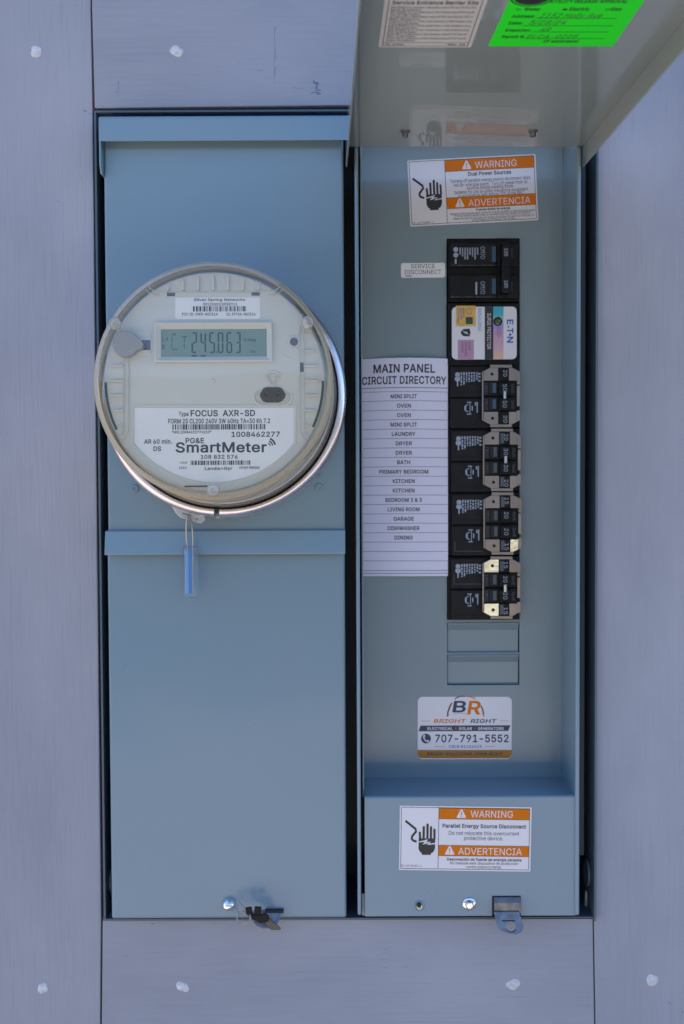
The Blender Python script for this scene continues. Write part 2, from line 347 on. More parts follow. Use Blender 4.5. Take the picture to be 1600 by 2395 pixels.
# ---------------------------------------------------------------- letter outlines of a plain grotesque (advance|loops), 1/1000
LETTERS = """
A480|85,0 191,302 213,371 245,478 232,478 264,372 287,302 395,0 463,0 276,509 201,509 16,0|370,142 370,199 110,199 110,142
B456|247,0 284,2 317,8 344,18 368,31 386,48 400,67 410,88 416,111 418,136 416,161 411,184 402,203 391,220 378,234 363,245 347,254 331,260 315,262 315,267 329,272 343,278 356,286 368,295 378,307 387,320 393,336 397,353 398,374 396,398 390,421 381,442 367,461 350,477 329,491 304,501 274,507 241,509 60,509 60,0|125,231 248,231 269,229 289,225 306,218 320,209 333,197 342,184 350,169 354,153 355,137 353,115 344,96 330,80 309,67 281,60 245,57 125,57|125,452 240,452 270,449 294,442 313,429 326,412 333,393 336,372 335,355 330,340 323,326 314,314 302,304 288,296 273,290 256,287 238,285 125,285
C510|293,-6 317,-2 341,5 363,13 383,24 402,38 420,53 435,71 448,91 459,112 467,135 473,160 408,160 404,144 397,128 389,114 380,102 369,90 357,81 344,72 330,65 315,60 300,56 284,54 267,53 237,56 210,63 184,76 161,94 141,117 125,145 113,177 106,213 103,254 106,295 113,332 125,364 141,391 161,414 184,432 209,445 237,453 267,456 284,455 300,453 315,449 330,444 344,437 357,428 369,418 380,407 389,395 397,380 404,365 408,348 473,348 467,373 459,397 448,418 435,438 419,456 402,471 383,485 362,496 340,504 317,511 293,514 267,516 225,512 186,501 150,484 119,459 92,429 70,393 53,352 44,305 40,254 44,203 53,157 70,115 92,79 119,49 150,25 186,7 225,-3 267,-7
D502|268,3 312,14 351,31 384,54 411,83 433,119 449,159 458,205 462,255 458,306 449,351 433,391 412,426 385,455 353,478 315,495 273,505 225,509 93,509 93,452 221,452 258,449 291,441 320,428 344,410 364,388 379,361 390,329 397,294 399,255 397,216 390,181 379,149 363,122 343,99 318,81 288,68 254,60 215,57 96,57 96,0 219,0|60,509 60,0 125,0 125,509
E419|375,0 375,57 125,57 125,229 355,229 355,286 125,286 125,452 372,452 372,509 60,509 60,0
F410|125,0 125,221 346,221 346,278 125,278 125,452 369,452 369,509 60,509 60,0
G520|308,-4 344,5 377,19 406,38 431,62 451,91 466,124 475,160 478,200 478,256 283,256 283,199 434,199 415,202 413,173 407,147 396,123 382,102 365,85 345,71 322,61 296,55 269,53 238,56 210,63 184,76 161,95 141,117 125,145 113,177 106,213 103,254 106,295 113,332 125,364 141,392 160,414 183,432 209,445 236,453 265,456 283,455 300,453 315,448 330,443 344,436 356,427 368,417 378,406 387,393 395,379 402,365 408,349 474,349 468,373 460,395 449,416 436,436 421,453 403,469 384,483 363,494 340,504 316,510 291,514 265,516 223,512 184,501 149,484 117,459 91,429 69,393 53,352 43,305 40,254 43,203 53,157 69,116 91,79 118,49 149,25 185,7 225,-3 269,-7
H517|125,0 125,232 392,232 392,0 457,0 457,509 392,509 392,289 125,289 125,509 60,509 60,0
I300|269,0 269,57 183,57 183,452 269,452 269,509 31,509 31,452 118,452 118,57 31,57 31,0
J396|227,-2 263,11 294,33 318,63 332,100 336,145 336,509 272,509 272,145 269,117 261,93 248,74 230,61 209,53 185,50 160,53 139,61 122,74 108,93 100,117 98,145 98,173 33,173 33,145 38,100 52,63 75,33 106,11 143,-2 185,-7
K467|228,276 231,276 448,509 364,509 212,344 174,303 139,261 104,216 104,145|125,0 125,193 124,225 125,334 125,509 60,509 60,0|449,0 228,309 188,259 372,0
L393|361,0 361,57 125,57 125,509 60,509 60,0
M628|122,0 122,291 122,328 121,372 120,416 119,457 112,457 129,408 145,361 159,321 170,291 286,0 342,0 456,291 467,322 482,363 498,409 513,457 507,457 506,413 505,369 504,327 504,291 504,0 568,0 568,509 476,509 352,187 342,158 330,121 318,83 307,49 322,49 311,84 299,123 287,159 277,187 152,509 60,509 60,0
N523|125,0 125,291 124,328 122,384 119,454 108,452 148,381 177,331 202,290 387,0 463,0 463,509 399,509 399,195 399,157 401,108 405,54 414,55 388,107 363,151 343,183 136,509 60,509 60,0
O533|309,-3 348,7 384,25 415,49 442,79 464,115 480,157 490,203 493,254 490,305 480,352 464,393 442,429 415,459 384,484 348,501 309,512 267,516 225,512 186,501 150,484 119,459 92,429 70,393 53,352 44,305 40,254 44,203 53,157 70,115 92,79 119,49 150,25 186,7 225,-3 267,-7|237,55 210,63 184,76 161,94 142,117 125,144 113,176 106,213 103,254 106,295 113,332 125,364 142,392 161,415 184,433 210,445 237,453 267,456 296,453 324,446 349,433 372,415 392,392 408,365 420,332 428,295 430,254 428,213 420,176 408,144 392,116 372,94 349,76 324,63 296,55 267,53
P445|125,0 125,452 232,452 257,451 279,446 297,439 312,428 324,416 333,402 339,385 343,367 344,348 343,328 339,310 333,294 324,279 312,266 297,256 279,248 257,244 233,242 109,242 109,186 235,186 272,188 305,195 332,207 356,223 375,243 390,265 400,291 407,318 409,348 407,377 400,404 390,430 375,452 356,471 332,487 305,499 272,506 235,509 60,509 60,0
Q533|331,46 346,27 401,-48 468,-48 384,65 369,85 313,159 245,159|309,-3 348,7 384,25 415,49 442,79 464,115 480,157 490,203 493,254 490,305 480,352 464,393 442,429 415,459 384,484 348,501 309,512 267,516 225,512 186,501 150,484 119,459 92,429 70,393 53,352 44,305 40,254 44,203 53,157 70,115 92,79 119,49 150,25 186,7 225,-3 267,-7|237,55 210,63 184,76 161,94 142,117 125,144 113,176 106,213 103,254 106,295 113,332 125,364 142,392 161,415 184,433 210,445 237,453 267,456 296,453 324,446 349,433 372,415 392,392 408,365 420,332 428,295 430,254 428,213 420,176 408,144 392,116 372,94 349,76 324,63 296,55 267,53
R449|125,0 125,452 233,452 258,451 279,446 298,440 313,430 325,419 334,405 340,389 344,371 345,352 344,333 340,316 334,300 325,287 313,276 298,267 280,260 258,256 234,255 96,255 96,198 236,198 273,200 305,206 333,217 356,232 376,250 390,271 401,296 407,323 409,352 407,381 401,408 390,433 376,455 356,473 333,489 305,500 273,506 236,509 60,509 60,0|428,0 303,229 230,229 353,0
S447|261,-7 294,0 323,11 349,25 370,43 386,64 399,87 406,112 408,139 407,161 402,180 395,198 384,213 372,226 359,238 344,248 328,256 312,264 264,279 212,293 169,308 155,315 142,324 131,334 122,345 117,359 115,376 117,391 121,405 129,418 139,430 152,440 167,448 185,454 204,457 225,459 254,456 280,449 302,437 320,421 332,402 337,378 401,378 398,403 390,427 377,449 360,468 340,484 316,498 289,508 259,514 227,516 195,514 165,508 138,498 113,484 92,468 75,448 62,425 54,400 52,372 56,341 67,313 86,289 112,269 145,253 184,239 245,222 296,205 310,197 322,189 332,179 340,168 344,154 346,139 344,122 338,106 329,92 317,79 303,69 286,60 267,54 246,50 224,49 204,50 185,53 166,59 150,66 136,76 123,88 114,102 108,118 104,137 38,137 42,109 51,83 64,60 81,40 102,23 128,9 156,-1 188,-7 224,-9
T449|193,452 193,0 257,0 257,452 417,452 417,509 32,509 32,452
U517|297,-6 332,2 363,15 391,33 414,55 433,80 446,108 454,140 457,173 457,509 393,509 393,178 391,155 385,133 377,113 364,95 349,80 331,68 309,59 285,53 259,52 232,53 208,59 187,68 169,80 153,95 141,113 132,133 126,155 124,178 124,509 60,509 60,173 63,140 71,108 85,80 103,55 126,33 154,15 186,2 220,-6 259,-8
V480|278,0 463,509 395,509 290,206 267,138 235,31 248,31 215,137 192,206 84,509 16,509 204,0
W686|230,0 318,323 335,395 350,475 336,475 351,391 368,323 455,0 530,0 670,509 603,509 523,196 510,145 499,94 488,40 497,40 486,94 474,145 462,196 380,509 306,509 224,196 211,145 200,94 189,40 197,40 187,94 175,145 163,196 82,509 16,509 155,0
X474|91,0 182,129 206,166 225,196 244,231 230,231 250,195 268,165 292,129 382,0 456,0 259,287 259,239 446,509 374,509 298,400 272,361 252,329 232,292 243,292 223,329 204,361 178,400 104,509 29,509 217,236 217,284 18,0
Y472|268,0 268,208 455,509 381,509 280,344 251,293 224,230 250,230 222,292 192,344 91,509 16,509 203,208 203,0
Z438|399,0 399,57 214,57 152,57 90,54 97,33 134,81 169,129 397,462 397,509 40,509 40,452 223,452 285,452 348,454 341,476 306,431 273,385 42,46 42,0
a389|181,-7 199,-4 215,1 229,8 242,16 252,25 272,52 277,52 277,0 337,0 337,251 335,278 330,301 322,320 312,336 300,350 286,360 271,369 255,375 239,379 194,384 173,383 153,380 133,375 114,368 95,358 79,346 64,331 51,313 41,291 100,274 104,283 110,292 118,301 127,309 137,316 149,322 163,327 178,330 196,331 212,330 227,327 240,322 251,315 260,307 267,297 272,285 275,272 276,257 276,255 274,246 271,240 265,235 257,231 247,229 234,227 178,220 125,211 108,206 92,200 78,193 64,184 53,174 43,161 36,146 32,128 30,108 32,84 38,63 48,45 60,29 76,15 94,5 115,-3 137,-7 160,-9|156,46 142,48 130,52 119,57 109,64 102,72 96,82 93,93 92,105 93,118 97,130 103,139 112,147 122,153 134,159 175,168 200,171 231,176 259,182 276,190 276,138 274,122 270,108 263,93 254,80 242,68 228,59 211,51 192,47 170,45
b424|260,-6 288,3 313,16 336,34 355,57 370,84 381,116 388,151 390,189 388,227 381,261 370,293 354,320 335,342 313,361 287,374 259,382 229,384 207,383 188,379 171,373 158,364 147,355 137,346 118,319 114,319 114,509 53,509 53,0 112,0 112,59 118,59 138,31 147,21 159,12 172,4 189,-3 208,-7 229,-8|198,49 179,55 162,65 147,78 135,95 125,115 118,138 114,162 113,189 114,216 118,241 125,263 134,282 147,299 161,312 178,322 198,328 220,330 243,328 262,322 280,311 295,298 307,281 316,261 323,239 327,215 328,189 327,163 323,139 316,117 306,97 294,80 279,66 262,55 242,49 220,47
c396|226,-7 244,-5 261,-1 277,5 292,12 306,21 319,32 331,43 341,56 350,70 357,86 363,102 304,117 292,89 271,66 243,52 207,46 184,49 163,55 145,66 130,80 118,97 108,117 102,139 98,163 96,187 98,212 102,236 108,258 118,278 130,296 145,310 163,321 184,328 207,330 242,325 270,311 290,289 303,262 362,277 356,293 349,308 340,322 330,335 318,346 305,356 291,364 276,371 260,377 243,381 226,384 207,384 174,382 144,374 117,360 93,341 72,318 56,291 44,260 37,225 34,187 37,150 44,116 56,85 72,58 93,35 117,16 144,3 174,-5 207,-8
d424|217,-7 236,-3 252,4 266,12 277,21 287,31 307,59 313,59 313,0 372,0 372,509 311,509 311,319 306,319 287,346 278,355 267,364 253,373 237,379 218,383 196,384 165,382 137,374 112,361 89,342 70,320 55,293 43,261 36,227 34,189 36,151 43,116 55,84 70,57 89,34 111,16 137,3 165,-6 195,-8|182,49 162,55 145,66 130,80 118,97 109,117 102,139 98,163 96,189 98,215 102,239 108,261 118,281 130,298 145,311 162,322 182,328 205,330 227,328 246,322 263,312 278,299 290,282 300,263 306,241 310,216 312,189 310,162 306,138 299,115 290,95 278,78 263,65 246,55 226,49 205,47
e404|237,-7 261,-3 283,4 302,14 320,26 335,39 348,55 358,72 365,91 306,105 300,93 294,82 285,73 276,65 265,58 254,53 241,49 227,47 212,46 190,48 169,53 151,61 135,73 121,88 110,106 102,127 98,151 96,178 96,211 97,231 102,251 109,270 119,286 131,301 146,313 164,323 183,328 205,330 227,328 246,323 263,314 277,301 288,286 298,269 304,248 308,226 310,202 338,221 75,221 75,169 371,169 371,194 370,227 365,256 357,282 347,305 334,324 319,341 303,355 285,366 266,374 246,380 226,383 205,384 172,382 142,373 115,359 91,340 71,317 55,290 44,258 36,224 34,187 37,150 44,116 56,85 72,58 92,35 117,16 145,3 177,-5 212,-8
f254|6,379 6,327 228,327 228,379|142,0 142,419 143,435 147,449 154,460 164,468 178,472 195,474 215,472 227,468 243,521 222,527 187,530 169,529 152,525 135,519 120,510 107,499 96,486 87,470 82,452 81,432 81,0
g425|237,-149 265,-144 291,-136 314,-124 334,-109 350,-90 363,-67 370,-40 372,-9 372,379 313,379 313,319 308,319 288,346 279,356 267,365 253,373 237,379 218,383 196,384 166,382 138,374 112,361 90,342 71,320 55,293 43,263 36,229 34,191 36,154 43,120 55,90 71,65 90,43 113,27 138,14 165,7 195,5 217,6 236,10 252,16 266,23 277,32 287,41 306,68 311,68 311,-6 308,-34 298,-58 282,-75 261,-87 236,-95 207,-97 187,-96 169,-93 154,-88 142,-82 131,-74 122,-66 101,-41 51,-69 59,-84 70,-97 82,-110 97,-122 114,-132 134,-140 156,-146 180,-149 207,-151|183,61 163,66 145,76 131,88 118,104 109,123 102,144 98,167 96,193 98,218 102,241 109,262 118,282 130,298 145,312 163,322 182,328 205,330 227,328 247,322 264,312 279,299 291,283 300,264 307,242 311,219 312,193 311,166 307,142 300,121 290,103 278,87 264,75 246,66 227,61 205,59
h410|115,248 119,266 126,283 136,297 147,308 161,317 176,324 192,328 210,329 235,326 256,318 273,304 286,286 293,263 296,235 296,0 357,0 357,240 355,271 350,298 341,321 328,340 313,356 295,369 275,377 252,383 227,384 200,382 175,374 152,362 132,344 116,319 102,287 114,287 114,509 53,509 53,0 114,0 114,227
i167|114,0 114,379 53,379 53,0|95,444 105,448 114,455 121,463 125,472 126,483 125,494 121,504 114,512 105,518 95,522 84,524 73,522 63,518 54,512 47,504 43,494 41,483 43,472 47,463 54,455 63,448 73,444 84,443
j167|53,-29 51,-46 47,-61 40,-72 31,-80 18,-85 2,-87 -10,-87 -10,-143 4,-143 27,-141 47,-137 65,-129 80,-119 92,-106 102,-90 108,-72 112,-52 114,-30 114,379 53,379|95,444 105,448 114,455 120,463 125,472 126,483 125,494 120,504 114,512 105,518 95,522 83,524 72,522 62,518 53,512 47,504 42,494 41,483 42,472 47,463 53,455 62,448 72,444 83,443
k381|177,199 184,199 360,379 284,379 121,212 110,212 110,137|114,0 114,509 53,509 53,0|372,0 191,229 148,186 294,0
l189|162,-1 181,3 170,54 160,53 146,52 135,53 126,57 120,62 117,71 114,83 114,99 114,509 53,509 53,84 55,59 62,37 74,20 91,8 112,0 139,-2
m610|114,0 114,238 115,257 119,274 126,289 135,302 145,312 158,320 171,326 185,329 199,330 220,328 238,322 253,311 265,297 272,280 274,260 274,0 335,0 335,247 336,263 340,277 345,290 353,302 363,312 374,320 387,326 402,329 419,330 438,329 456,323 473,313 485,298 493,279 496,254 496,0 557,0 557,255 555,283 550,307 541,328 529,346 514,361 497,372 478,380 458,385 437,386 417,385 398,381 381,375 364,366 350,356 337,343 326,329 318,312 312,295 321,295 314,320 303,342 287,361 268,375 245,383 219,386 203,385 187,382 172,376 158,368 144,358 132,346 122,331 114,314 108,295 112,295 112,379 53,379 53,0
n410|115,248 119,266 126,283 136,297 147,308 161,317 176,324 192,328 210,329 235,326 256,318 273,304 286,286 293,263 296,235 296,0 357,0 357,240 355,271 350,298 341,321 328,340 313,356 295,369 275,377 252,383 227,384 200,382 175,374 152,362 132,344 116,319 102,287 112,287 112,379 53,379 53,0 114,0 114,227
o415|241,-5 271,3 299,16 323,35 343,58 359,85 371,116 379,150 381,187 379,225 371,260 359,291 343,318 323,341 299,360 271,374 241,382 207,384 174,382 144,374 117,360 93,341 72,318 56,291 44,260 37,225 34,187 37,150 44,116 56,85 72,58 93,35 117,16 144,3 174,-5 207,-8|184,49 163,55 145,66 130,80 118,97 108,117 102,139 98,163 96,187 98,212 102,236 108,258 118,278 130,296 145,310 163,321 184,328 207,330 231,328 252,321 270,310 285,296 298,278 307,258 314,236 318,212 319,187 318,163 314,139 307,117 298,97 285,80 270,66 252,55 231,49 207,46
p424|114,-143 114,59 118,59 138,31 147,21 159,12 173,4 189,-3 208,-7 229,-8 260,-6 288,3 313,16 336,34 355,57 370,84 381,116 388,151 390,189 388,227 381,261 370,293 354,320 335,342 313,361 287,374 259,382 229,384 207,383 188,379 171,373 158,364 147,355 137,346 118,319 112,319 112,379 53,379 53,-143|198,49 179,55 162,65 147,78 135,95 125,115 118,138 114,162 113,189 114,216 118,241 125,263 134,282 147,299 161,312 178,322 198,328 220,330 243,328 262,322 280,311 295,298 307,281 316,261 323,239 327,215 328,189 327,163 323,139 316,117 306,97 294,80 279,66 262,55 242,49 220,47
q424|372,379 313,379 313,319 307,319 287,346 278,355 267,364 253,373 237,379 218,383 196,384 165,382 137,374 112,361 89,342 70,320 55,293 43,261 36,227 34,189 36,151 43,116 55,84 70,57 89,34 111,16 137,3 165,-6 195,-8 217,-7 236,-3 252,4 266,12 277,21 287,31 306,59 311,59 311,-143 372,-143|182,49 162,55 145,66 130,80 118,97 109,117 102,139 98,163 96,189 98,215 102,239 108,261 118,281 130,298 145,311 162,322 182,328 205,330 227,328 246,322 263,312 278,299 290,282 300,263 306,241 310,216 312,189 310,162 306,138 299,115 290,95 278,78 263,65 246,55 226,49 205,47
r259|114,0 114,237 115,254 119,269 126,284 135,296 146,306 159,315 174,321 190,324 207,326 230,324 243,322 243,384 229,384 213,385 191,383 171,377 152,367 137,354 124,339 115,321 112,321 112,379 53,379 53,0
s365|210,-7 236,-2 260,6 281,18 298,31 312,47 323,65 329,85 331,107 328,131 320,153 306,171 287,187 261,200 229,209 172,223 152,229 136,235 124,243 115,253 110,264 109,277 111,292 119,305 131,317 147,326 166,331 187,333 210,331 228,325 243,316 254,304 262,291 268,277 324,290 318,308 309,324 299,339 286,352 271,363 254,372 234,379 212,383 187,384 161,383 137,378 115,370 95,360 79,347 65,332 55,314 49,295 47,274 50,249 58,227 72,208 92,192 118,180 149,170 212,155 229,150 243,144 254,136 262,126 266,115 268,103 265,88 258,74 244,62 227,53 206,47 181,45 160,47 141,52 124,60 111,72 101,87 94,107 36,94 41,73 50,54 62,38 76,24 93,12 112,3 133,-3 157,-7 182,-8
t227|6,379 6,327 204,327 204,379|65,93 68,64 77,41 92,21 113,7 138,-1 168,-4 192,-3 213,2 202,54 185,51 170,50 156,51 144,55 136,61 130,70 127,83 126,98 126,471 65,471
u410|209,-3 234,5 257,17 277,35 294,60 307,92 298,92 298,0 357,0 357,379 296,379 296,153 295,132 290,113 283,97 274,83 263,71 249,62 234,55 218,51 200,50 175,53 154,61 137,75 124,94 116,117 114,144 114,379 53,379 53,139 54,109 60,82 69,59 82,39 97,23 115,11 135,2 158,-3 182,-5
v389|226,0 371,379 305,379 224,155 203,87 184,21 206,21 187,87 165,155 84,379 17,379 163,0
w567|199,0 248,172 263,225 277,280 291,338 277,338 291,280 305,225 319,172 368,0 429,0 545,379 480,379 434,214 413,135 391,41 402,41 382,136 362,214 316,379 252,379 206,214 186,135 165,41 175,41 154,137 133,214 87,379 23,379 138,0
x379|91,0 148,85 178,136 205,182 173,182 200,136 231,85 287,0 358,0 209,214 209,169 352,379 282,379 233,306 202,253 175,206 207,206 179,253 147,306 100,379 29,379 171,171 171,218 21,0
y389|65,-143 91,-145 109,-144 125,-141 139,-136 153,-128 165,-119 177,-107 187,-93 196,-77 204,-58 371,379 305,379 224,155 202,87 184,21 206,21 187,87 165,155 84,379 17,379 163,-1 151,-36 145,-51 138,-64 130,-74 122,-81 113,-86 104,-89 94,-90 83,-89 71,-87 61,-86 47,-139
z380|339,0 339,56 126,56 126,60 333,331 333,379 48,379 48,323 254,323 254,320 42,46 42,0
0453|263,-3 295,7 323,24 348,48 368,77 384,113 396,155 403,202 405,254 403,306 396,353 384,395 368,431 348,461 323,484 295,502 262,512 227,516 191,512 159,502 130,484 106,461 85,431 69,395 57,353 50,306 48,254 50,202 57,155 69,113 85,77 105,48 130,24 158,7 191,-3 227,-7|203,52 182,60 163,74 147,92 134,116 123,144 115,176 111,213 109,254 111,295 115,332 123,365 134,393 147,416 163,435 182,449 203,457 227,460 250,457 271,449 290,435 306,416 320,393 330,365 338,332 342,295 344,254 342,213 338,176 330,144 320,116 306,92 290,74 271,60 250,52 227,50
1453|391,0 391,55 76,55 76,0|198,509 86,427 86,358 209,448 212,448 212,0 276,0 276,509
2453|389,0 389,57 153,57 153,60 267,180 336,259 351,280 363,299 371,318 377,336 380,354 381,372 379,398 372,423 361,445 346,465 328,482 306,497 281,507 254,513 225,516 196,513 168,507 143,496 121,482 102,464 86,442 75,418 68,391 66,362 127,362 128,381 132,398 139,413 148,427 159,438 172,447 188,454 205,458 224,460 241,458 258,455 273,449 287,441 298,431 308,419 315,405 319,389 320,371 319,356 316,341 311,327 303,312 294,298 282,282 234,229 64,47 64,0
3453|251,-5 281,2 309,12 333,27 354,45 370,66 383,90 390,116 393,145 391,173 383,198 371,222 354,244 333,262 308,276 279,286 247,290 211,289 211,278 372,461 372,509 70,509 70,452 288,452 288,448 157,299 157,248 201,248 229,246 254,241 275,234 292,223 306,211 316,196 323,180 328,163 329,145 328,125 323,108 315,93 304,80 291,69 275,61 258,55 239,51 219,50 200,51 182,54 165,59 150,66 137,76 126,87 118,100 112,115 109,132 44,132 48,104 57,79 70,57 88,38 108,22 133,10 159,1 188,-5 218,-7
4453|413,105 413,163 109,163 109,166 311,509 247,509 40,158 40,105|343,0 343,318 282,318 282,146 282,121 282,0
5453|253,-4 282,3 309,15 332,32 352,52 369,76 381,102 388,132 391,163 390,187 386,210 379,231 370,251 358,269 345,285 330,299 313,311 294,321 274,328 252,332 229,334 212,333 194,330 178,325 162,318 148,311 136,301 134,301 151,452 366,452 366,509 96,509 67,253 128,246 139,255 152,262 167,268 184,273 201,276 218,277 238,275 257,270 275,262 290,251 303,237 314,221 321,203 326,183 328,162 326,141 322,122 314,104 304,89 291,75 276,64 259,56 241,51 221,50 204,51 188,54 173,60 160,68 148,78 138,89 130,102 125,115 122,130 60,130 63,105 71,82 83,60 99,41 118,25 140,11 165,1 192,-5 221,-7
6453|257,-4 284,3 310,14 333,30 352,50 368,73 379,98 387,127 389,157 387,187 380,215 370,240 355,262 337,280 316,295 291,305 265,312 235,314 221,313 208,311 196,307 184,302 174,295 165,288 157,279 151,270 145,261 151,261 322,509 252,509 137,340 112,302 93,268 80,239 71,212 65,187 64,162 66,130 73,101 84,74 100,51 119,31 142,15 168,3 196,-4 226,-7|207,50 190,55 174,63 160,73 148,86 138,102 131,119 126,138 125,158 126,179 131,197 138,214 148,229 160,241 174,252 190,259 207,264 226,265 245,264 263,259 279,251 293,241 304,228 314,213 322,196 326,178 327,157 326,137 322,119 314,101 304,86 293,73 279,63 263,55 245,50 226,48
7453|165,0 391,449 391,509 62,509 62,452 323,452 323,448 97,0
8453|259,-5 289,1 317,11 341,25 362,42 378,62 391,84 398,109 401,135 399,156 395,176 387,195 377,212 365,228 351,241 335,252 319,260 300,265 300,267 323,276 343,289 359,308 372,330 379,354 382,380 379,405 373,429 361,450 346,469 328,485 306,498 282,508 255,514 226,516 197,514 170,508 146,498 124,485 106,469 90,450 79,429 73,405 70,380 73,354 80,330 93,308 109,289 129,276 153,267 153,265 134,260 117,252 101,241 87,228 75,212 65,195 58,176 53,156 52,135 54,109 62,84 74,62 91,42 111,25 136,11 163,1 193,-5 226,-7|205,50 185,54 167,60 152,69 139,79 129,91 121,106 117,121 115,139 117,157 122,173 130,189 140,202 154,213 169,223 187,230 206,234 226,235 247,234 265,230 283,223 298,213 312,202 322,189 330,173 335,157 337,139 335,121 331,106 323,91 313,79 300,69 285,60 267,54 248,50 226,49|209,291 193,294 178,300 165,308 154,318 145,330 138,344 134,359 133,376 134,392 138,407 145,420 153,432 164,442 177,449 192,455 208,459 226,460 244,459 260,455 275,449 288,442 299,432 308,420 314,407 318,392 319,376 318,359 314,344 307,330 298,318 287,308 274,300 260,294 244,291 226,290
9453|196,513 168,506 143,494 120,479 101,459 85,436 73,411 66,382 64,352 66,321 72,294 83,269 98,247 116,229 137,214 161,203 188,197 218,195 232,195 245,198 257,202 268,207 278,214 287,221 295,229 302,238 307,248 301,248 130,0 200,0 315,168 340,207 359,240 373,270 382,296 387,322 389,347 387,378 380,408 368,434 352,458 333,478 310,494 285,506 256,513 226,516|245,459 263,454 279,446 293,435 305,422 314,407 322,390 326,371 327,350 326,330 322,312 314,295 305,280 293,267 279,257 263,249 245,245 226,243 207,245 190,250 174,257 160,268 148,280 138,295 131,313 127,331 125,352 127,372 131,390 138,407 148,423 160,435 174,446 190,454 207,459 226,460
.188|107,-3 118,1 128,9 135,18 140,29 141,41 140,53 135,64 128,73 118,81 107,85 95,87 83,85 73,81 63,73 55,64 51,53 50,41 51,29 55,18 63,9 73,1 83,-3 95,-4
,188|84,-119 137,71 68,71 38,-119
:188|107,-3 118,1 128,9 135,18 140,29 141,41 140,53 135,64 128,73 118,81 107,85 95,87 83,85 73,81 63,73 55,64 51,53 50,41 51,29 55,18 63,9 73,1 83,-3 95,-4|107,272 118,277 128,284 135,294 140,304 141,316 140,328 135,339 128,349 118,356 107,360 95,362 83,360 73,356 63,349 55,339 51,328 50,316 51,304 55,294 63,284 73,277 83,272 95,271
;188|84,-119 137,71 68,71 38,-119|116,272 126,277 136,284 143,294 148,304 149,316 148,328 143,339 136,349 126,356 116,360 103,362 92,360 81,356 71,349 64,339 59,328 58,316 59,304 64,294 71,284 81,277 92,272 103,271
-453|114,244 114,188 337,188 337,244
+453|255,34 255,364 198,364 198,34|391,172 391,226 61,226 61,172
&448|221,-5 246,-1 271,7 294,17 315,30 333,47 345,62 371,92 380,107 389,124 397,144 403,167 406,194 408,224 349,224 348,198 343,174 336,151 327,131 315,112 301,95 286,81 269,69 251,59 232,52 213,48 193,46 175,48 158,51 143,57 130,66 118,76 109,87 102,101 98,115 97,131 98,146 103,161 110,174 121,188 135,202 154,217 256,293 291,325 301,336 309,349 315,362 320,375 323,389 324,404 322,424 317,442 308,459 297,475 283,488 266,499 246,507 224,512 200,513 176,512 154,507 134,499 117,488 102,474 91,458 82,440 77,420 75,398 77,379 81,361 87,344 96,327 108,310 121,293 171,231 364,0 438,0 204,284 169,327 145,363 141,375 138,386 137,399 138,411 141,421 145,431 151,440 159,447 168,453 178,457 189,460 201,461 219,459 233,454 245,445 255,434 260,420 262,405 261,394 259,384 255,375 237,352 216,335 140,279 85,235 70,220 58,205 47,189 40,173 36,154 34,133 36,108 43,84 54,62 69,42 88,26 110,12 136,1 165,-5 197,-7
#440|294,0 377,509 326,509 242,0|391,140 400,192 19,192 10,140|115,0 198,509 147,509 64,0|421,316 429,368 49,368 40,316
/249|178,533 14,-76 71,-76 235,533
(273|92,156 99,106 111,55 128,4 150,-46 177,-96 236,-96 218,-57 202,-19 188,16 177,50 167,83 160,115 155,145 152,176 151,207 152,241 156,276 161,313 169,351 179,390 191,428 204,466 219,503 236,539 177,539 160,510 145,477 132,441 119,403 109,364 101,324 94,283 90,244 89,207
)273|97,-96 123,-47 144,3 161,53 174,104 182,156 184,207 183,244 179,283 173,323 164,364 154,403 142,441 128,477 113,510 97,539 37,539 54,503 69,466 82,428 94,390 104,351 112,313 117,276 121,241 122,207 121,177 118,147 113,116 106,85 97,52 86,18 72,-18 56,-56 37,-96
*453|250,223 246,331 337,272 362,315 266,365 362,415 337,459 246,400 250,509 201,509 206,400 114,459 89,415 186,365 89,315 114,272 206,331 201,223
=453|381,245 381,301 72,301 72,245|381,97 381,153 72,153 72,97
'206|128,318 136,509 70,509 78,318
ó415|241,-5 271,3 299,16 323,35 343,58 359,85 371,116 379,150 381,187 379,225 371,260 359,291 343,318 323,341 299,360 271,374 241,382 207,384 174,382 144,374 117,360 93,341 72,318 56,291 44,260 37,225 34,187 37,150 44,116 56,85 72,58 93,35 117,16 144,3 174,-5 207,-8|184,49 163,55 145,66 130,80 118,97 108,117 102,139 98,163 96,187 98,212 102,236 108,258 118,278 130,296 145,310 163,321 184,328 207,330 231,328 252,321 270,310 285,296 298,278 307,258 314,236 318,212 319,187 318,163 314,139 307,117 298,97 285,80 270,66 252,55 231,49 207,46|231,429 297,529 228,529 181,429
í167|114,0 114,379 53,379 53,0|107,429 173,529 104,529 57,429
ú410|209,-3 234,5 257,17 277,35 294,60 307,92 298,92 298,0 357,0 357,379 296,379 296,153 295,132 290,113 283,97 274,83 263,71 249,62 234,55 218,51 200,50 175,53 154,61 137,75 124,94 116,117 114,144 114,379 53,379 53,139 54,109 60,82 69,59 82,39 97,23 115,11 135,2 158,-3 182,-5|228,429 294,529 226,529 178,429
"""
GL = {}


